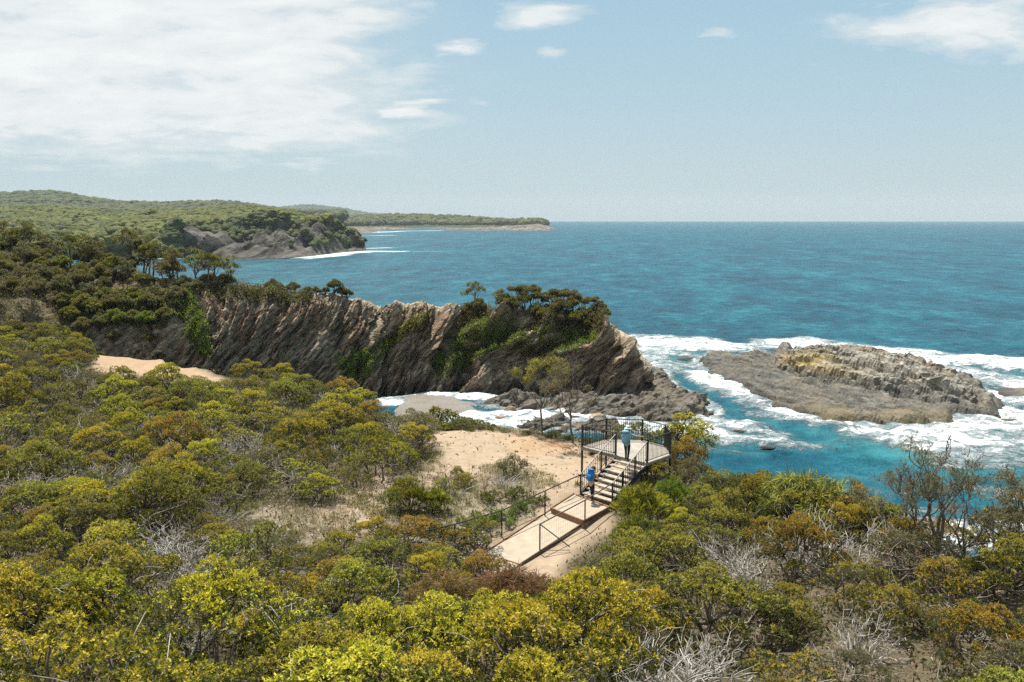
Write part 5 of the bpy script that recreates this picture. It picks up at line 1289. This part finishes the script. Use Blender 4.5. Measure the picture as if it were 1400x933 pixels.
def backpack(label, loc, ang, lean, mat, s=1.0):
    r = empty('backpack', loc, ang); tag(r, label, 'backpack'); V0, F0 = ICO3
    Rm = np.array(Matrix.Rotation(-lean, 3, 'X'))
    def blob(c, sz, e): 
        q = np.sign(V0) * np.abs(V0) ** e; q = q / np.maximum(np.linalg.norm(q, axis=1) ** .5, .6)[:, None] * np.array(sz) + np.array(c); return (q + .006 * fbm(q * 14, 2, 5)[:, None]) @ Rm.T * s
    link('bag', mesh_np('bag', blob((0, -.13, 0), (.17, .115, .26), .72), F0, [mat]), r)
    link('lid', mesh_np('lid', blob((0, -.14, .26), (.15, .12, .07), .75), F0, [mat]), r)
    link('pocket', mesh_np('pocket', blob((0, -.245, -.07), (.12, .05, .13), .75), F0, [mat]), r)
    for sx in (-1, 1):
        mb = MB(); pts = np.array([(sx * .1, -.03, .2), (sx * .12, .06, .26), (sx * .13, .15, .12), (sx * .14, .1, -.1), (sx * .15, -.04, -.2)]) @ Rm.T * s
        mb.tube(pts, .016, 5); mb.build('strap', M_strap, r, True)
    return r
# first walker, stepping on to the deck, right arm out to the rail
p1 = onz(857, 631.5, ZD)
J, T = J_stand(lean=.06); legs(J, (-.075, .16, .46, -.06, .10, .085), (.07, .02, .45, .05, -.14, .095)); arms(J, T, ((-.24, .08, 1.05), (-.2, .26, .98)), ((.40, .10, 1.20), (.60, .2, 1.19)))
P1 = person('walker in pale hat and faded blue top on the deck, right arm held out', tuple(p1), -.28, J, dict(trousers=M_drk, top=M_lb, sleeve='short', shoe=M_shoe))
hat(P1, (0, .10, 1.585), -.06, M_hat)
def at_person(p, ang, q): return (p[0] + q[0] * math.cos(ang) - q[1] * math.sin(ang), p[1] + q[0] * math.sin(ang) + q[1] * math.cos(ang), p[2] + q[2])
backpack('large faded blue backpack worn by the walker on the deck', at_person(p1, -.28, (-.05, -.1, 1.17)), -.28, .06, M_pk1, 1.12)
# second walker, starting up the steps
p2 = pl(2.55, -RUN + .04, ZD - rise * 8); p2 = onz(808, 686.5, 7.53)
J, T = J_stand(lean=.24); legs(J, (-.085, .20, .52, -.08, .20, .26), (.075, .05, .44, .07, -.08, .085)); arms(J, T, ((-.25, .06, 1.08), (-.27, .30, 1.08)), ((.28, .05, 1.06), (.27, .28, 1.0)))
P2 = person('walker in tan jacket and dark trousers starting up the bottom step', tuple(p2), -.55, J, dict(trousers=M_drk, top=M_tanj, sleeve='long', shoe=M_whsh))
backpack('bright blue backpack worn by the walker on the bottom step', at_person(p2, -.55, (0, .02, 1.2)), -.55, .24, M_pk2, 1.0)
# ================================================================== labels: which one is which
ORD = 'first second third fourth fifth sixth seventh eighth ninth tenth eleventh twelfth thirteenth fourteenth fifteenth sixteenth seventeenth eighteenth nineteenth twentieth'.split()
TW = {'yellow': 'yellow green', 'olive': 'olive green', 'orange': 'orange tipped', 'grey': 'grey green', 'rust': 'rusty brown', 'bright': 'bright green', 'dark': 'dark green', 'brown': 'brownish green'}
KW = {'dome': 'rounded shrub', 'open': 'open stemmed shrub', 'fine': 'fine leaved shrub', 'dead': 'bare dead shrub', 'low': 'low leafy shrub', 'brush': 'brushy bush', 'droop': 'drooping bush', 'tall': 'slim tree', 'tree': 'spreading tree', 'bush': 'bushy shrub', 'wispy': 'wispy tree', 'lean': 'leaning tree', 'wind': 'forked tree', 'creep': 'creeper'}
def where(z, px, py):
    if z in ('heath', 'right edge') and not (z == 'right edge' and py < 0):
        side = 'left of path' if px < 735 else 'right of path'
        if z == 'right edge': return "above the sea at heath's right edge"
        b = ('near the bottom edge' if py > 855 else 'level with rusty bushes' if py > 795 else 'level with path end' if py > 745 else 'level with railings' if py > 692 else
             'level with stairs' if py > 640 else 'level with sandy clearing' if py > 585 else "along heath's far edge")
        return side + ', ' + b
    if z == 'ridge': return 'on the ridge skyline' if py < 372 else 'high on the ridge slope' if py < 405 else 'midway down the ridge slope' if py < 445 else 'low on the ridge slope'
    if z == 'headland': return "on the headland's wooded crest" if py < 428 else 'just below the headland crest'
    return {'clearing': 'behind the sandy clearing', 'cove': 'at the edge above the small beach', 'cliff top': 'on the bare cliff top', 'cliff face': 'on the cliff face at left', 'ridge foot': 'at the foot of the ridge'}.get(z, 'on the slope')
buckets = {}
for T in THINGS:
    e, noun, tint, px, py, zone, s, kind = T
    d = KW[kind] if kind == 'dead' else TW[tint] + ' ' + KW[kind]
    if kind == 'dead': d = 'grey ' + d
    if zone in ('heath',):
        d = ('big ' if s > 1.08 else 'small ' if s < .82 else '') + d
    buckets.setdefault((d, where(zone, px, py)), []).append((px, T))
GR = {'heath': 'shrubs of the heath around the path', 'right edge': 'needle trees and bushes above the sea on the right', 'ridge': 'trees and bushes on the left ridge', 'headland': 'trees on the headland', 'clearing': 'trees behind the clearing', 'cove': 'slim trees above the beach', 'cliff top': 'bushes on the bare cliff top', 'cliff face': 'bushes clinging to the left cliff', 'ridge foot': 'bushes at the foot of the ridge'}
for (d, w), L_ in buckets.items():
    L_.sort(key=lambda q: q[0]); n = len(L_)
    for k, (px, T) in enumerate(L_):
        if n == 1: lab = 'only ' + d + ' ' + w if 'path' in w else d + ' ' + w
        elif n == 2: lab = ('left' if k == 0 else 'right') + 'most ' + d + ' of two ' + w
        else: lab = (ORD[k] if k < 20 else 'rightmost') + ' ' + d + ' from left, ' + w
        ws = lab.split()
        T[0]['label'] = ' '.join(ws[:17]); T[0]['group'] = GR.get(T[5], 'plants')
        T[0]['category'] = 'tree' if 'tree' in T[1] else 'shrub'
import collections
S['plant_counts'] = str(collections.Counter(T[1] for T in THINGS)) + str(max(len(v) for v in buckets.values())) + ' ' + str(max(len(T[0]['label'].split()) for T in THINGS))
# ================================================================== light, sky, haze, camera
sun_dir = Vector((-.15, .34, 1.0)).normalized()
sl_ = bpy.data.lights.new('sun', 'SUN'); sl_.energy = 5.0; sl_.angle = math.radians(.53); sl_.color = (1.0, .955, .88)
so = bpy.data.objects.new('sun', sl_); COL.objects.link(so); so.rotation_euler = sun_dir.to_track_quat('Z', 'Y').to_euler(); so.location = (0, 0, 60)
W = bpy.data.worlds.new('World'); S.world = W; W.use_nodes = True
nt = W.node_tree; nt.nodes.clear()
class WT(NT):
    def __init__(self, tree): self.t = tree
w = WT(nt)
sky = w.n('TexSky', sky_type='NISHITA', sun_disc=False, sun_elevation=math.asin(sun_dir.z), sun_rotation=math.atan2(sun_dir.x, sun_dir.y), altitude=20, air_density=1.0, dust_density=1.2, ozone_density=1.2)
g = w.n('TexCoord').outputs['Generated']
xyz = w.n('SeparateXYZ', {0: g}); dz = w.math('MAXIMUM', xyz.outputs['Z'], 0.0)
den = w.math('ADD', dz, .10)
u_ = w.math('DIVIDE', xyz.outputs['X'], den); v_ = w.math('DIVIDE', xyz.outputs['Y'], den)
cv = w.n('CombineXYZ', {0: w.math('MULTIPLY', u_, .8), 1: w.math('MULTIPLY', v_, 1.0), 2: 0.0}).outputs[0]
c1 = w.noise(1.1, 8, .60, cv, .25); c2 = w.noise(.28, 4, .5, cv, .1); c3 = w.noise(3.0, 6, .6, cv, .3)
az = w.math('DIVIDE', xyz.outputs['X'], w.math('MAXIMUM', xyz.outputs['Y'], .05))
el = w.math('DIVIDE', dz, w.math('MAXIMUM', xyz.outputs['Y'], .05))
wob_ = w.math('MULTIPLY', w.math('SUBTRACT', c1, .5), .35)
bank = w.math('MULTIPLY', w.maprange(w.math('ADD', az, wob_), -.02, -.24), w.maprange(w.math('ADD', el, w.math('MULTIPLY', wob_, .35)), .045, .105))
cov = w.math('MULTIPLY', bank, .50)
def tang(px, py):
    a, b, c = ray(px, py); return a / b, c / b
for px, py, wx, wy, amp in [(1310, 36, 150, 42, .50), (1385, 80, 25, 12, .3), (560, 150, 56, 13, .60), (620, 68, 38, 10, .34), (725, 18, 75, 16, .42), (752, 72, 22, 9, .33), (980, 47, 38, 11, .33), (800, 42, 20, 8, .22), (650, 140, 30, 9, .2), (1110, 82, 30, 8, .22), (540, 10, 60, 14, .28), (430, 224, 70, 10, .34), (445, 184, 80, 14, .36), (250, 200, 160, 18, .42), (380, 130, 120, 20, .42), (1150, 25, 30, 8, .2), (560, 100, 50, 22, .3)]:
    a0, e0 = tang(px, py); a1 = wx / F; e1 = wy / F
    xx = w.math('DIVIDE', w.math('SUBTRACT', w.math('ADD', az, w.math('MULTIPLY', w.math('SUBTRACT', c3, .5), .07)), a0), a1); yy = w.math('DIVIDE', w.math('SUBTRACT', w.math('ADD', el, w.math('MULTIPLY', w.math('SUBTRACT', c3, .5), .04)), e0), e1)
    r2 = w.math('ADD', w.math('MULTIPLY', xx, xx), w.math('MULTIPLY', yy, yy))
    gss = w.math('MULTIPLY', w.math('EXPONENT', w.math('MULTIPLY', r2, -1.0)), amp)
    cov = w.math('MAXIMUM', cov, gss)
# the streaky fine structure of the clouds, in flat layers
lay = w.n('CombineXYZ', {0: w.math('MULTIPLY', az, 4.5), 1: w.math('MULTIPLY', el, 17.0), 2: 0.0}).outputs[0]
c4 = w.noise(2.1, 9, .62, lay, .25)
dens = w.math('ADD', w.math('ADD', w.math('MULTIPLY', c1, .25), w.math('MULTIPLY', c4, .95)), cov)
mask = w.maprange(dens, .76, 1.04)
mask = w.math('MULTIPLY', mask, w.maprange(cov, .04, .16))
grad = w.ramp(w.math('MULTIPLY', dz, 2.5), [(0, (.505, .627, .672)), (.22, (.465, .615, .675)), (.5, (.40, .585, .68)), (.8, (.33, .545, .68))])
grad = w.mix(1.0, grad, (10.5, 10.6, 10.7), 'MULTIPLY')
skyb = w.mix(.80, sky.outputs[0], grad)
skyb = w.mix(w.math('MULTIPLY', bank, .35), skyb, (6.3, 7.1, 7.35))
skyc = w.mix(w.math('MULTIPLY', mask, .92), skyb, w.mix(w.maprange(dens, .95, 1.25), (7.6, 8.1, 8.2), (9.2, 9.4, 9.3)))
bg = w.n('Background', {'Color': skyc, 'Strength': .0625})
ow = w.n('OutputWorld'); nt.links.new(bg.outputs[0], ow.inputs['Surface'])

hz = MB(); hz.box((0, 3000, 68.5), (16600, 6200, 147))
t = NT('sea_haze')
pv = t.n('VolumePrincipled', {'Color': (.80, .88, .95, 1), 'Density': 0.7e-4, 'Anisotropy': .0})
t.t.links.new(pv.outputs[0], t.out.inputs['Volume'])
tag(hz.build('haze', t.m), kind='stuff')

cam = bpy.data.cameras.new('camera'); cam.sensor_width = 36; cam.lens = 36 * F / 1400; cam.clip_end = 20000; cam.clip_start = .1
co = bpy.data.objects.new('camera', cam); COL.objects.link(co); co.location = (0, 0, H); co.rotation_euler = (math.pi / 2 - PITCH, 0, 0); S.camera = co
S.view_settings.view_transform = 'Standard'; S.view_settings.look = 'None'; S.view_settings.gamma = 1; S.view_settings.exposure = 0.72
S.cycles.use_denoising = False
S.cycles.max_bounces = 6; S.cycles.diffuse_bounces = 3; S.cycles.glossy_bounces = 2; S.cycles.transmission_bounces = 3; S.cycles.volume_bounces = 0; S.cycles.transparent_max_bounces = 4
S.render.film_transparent = False
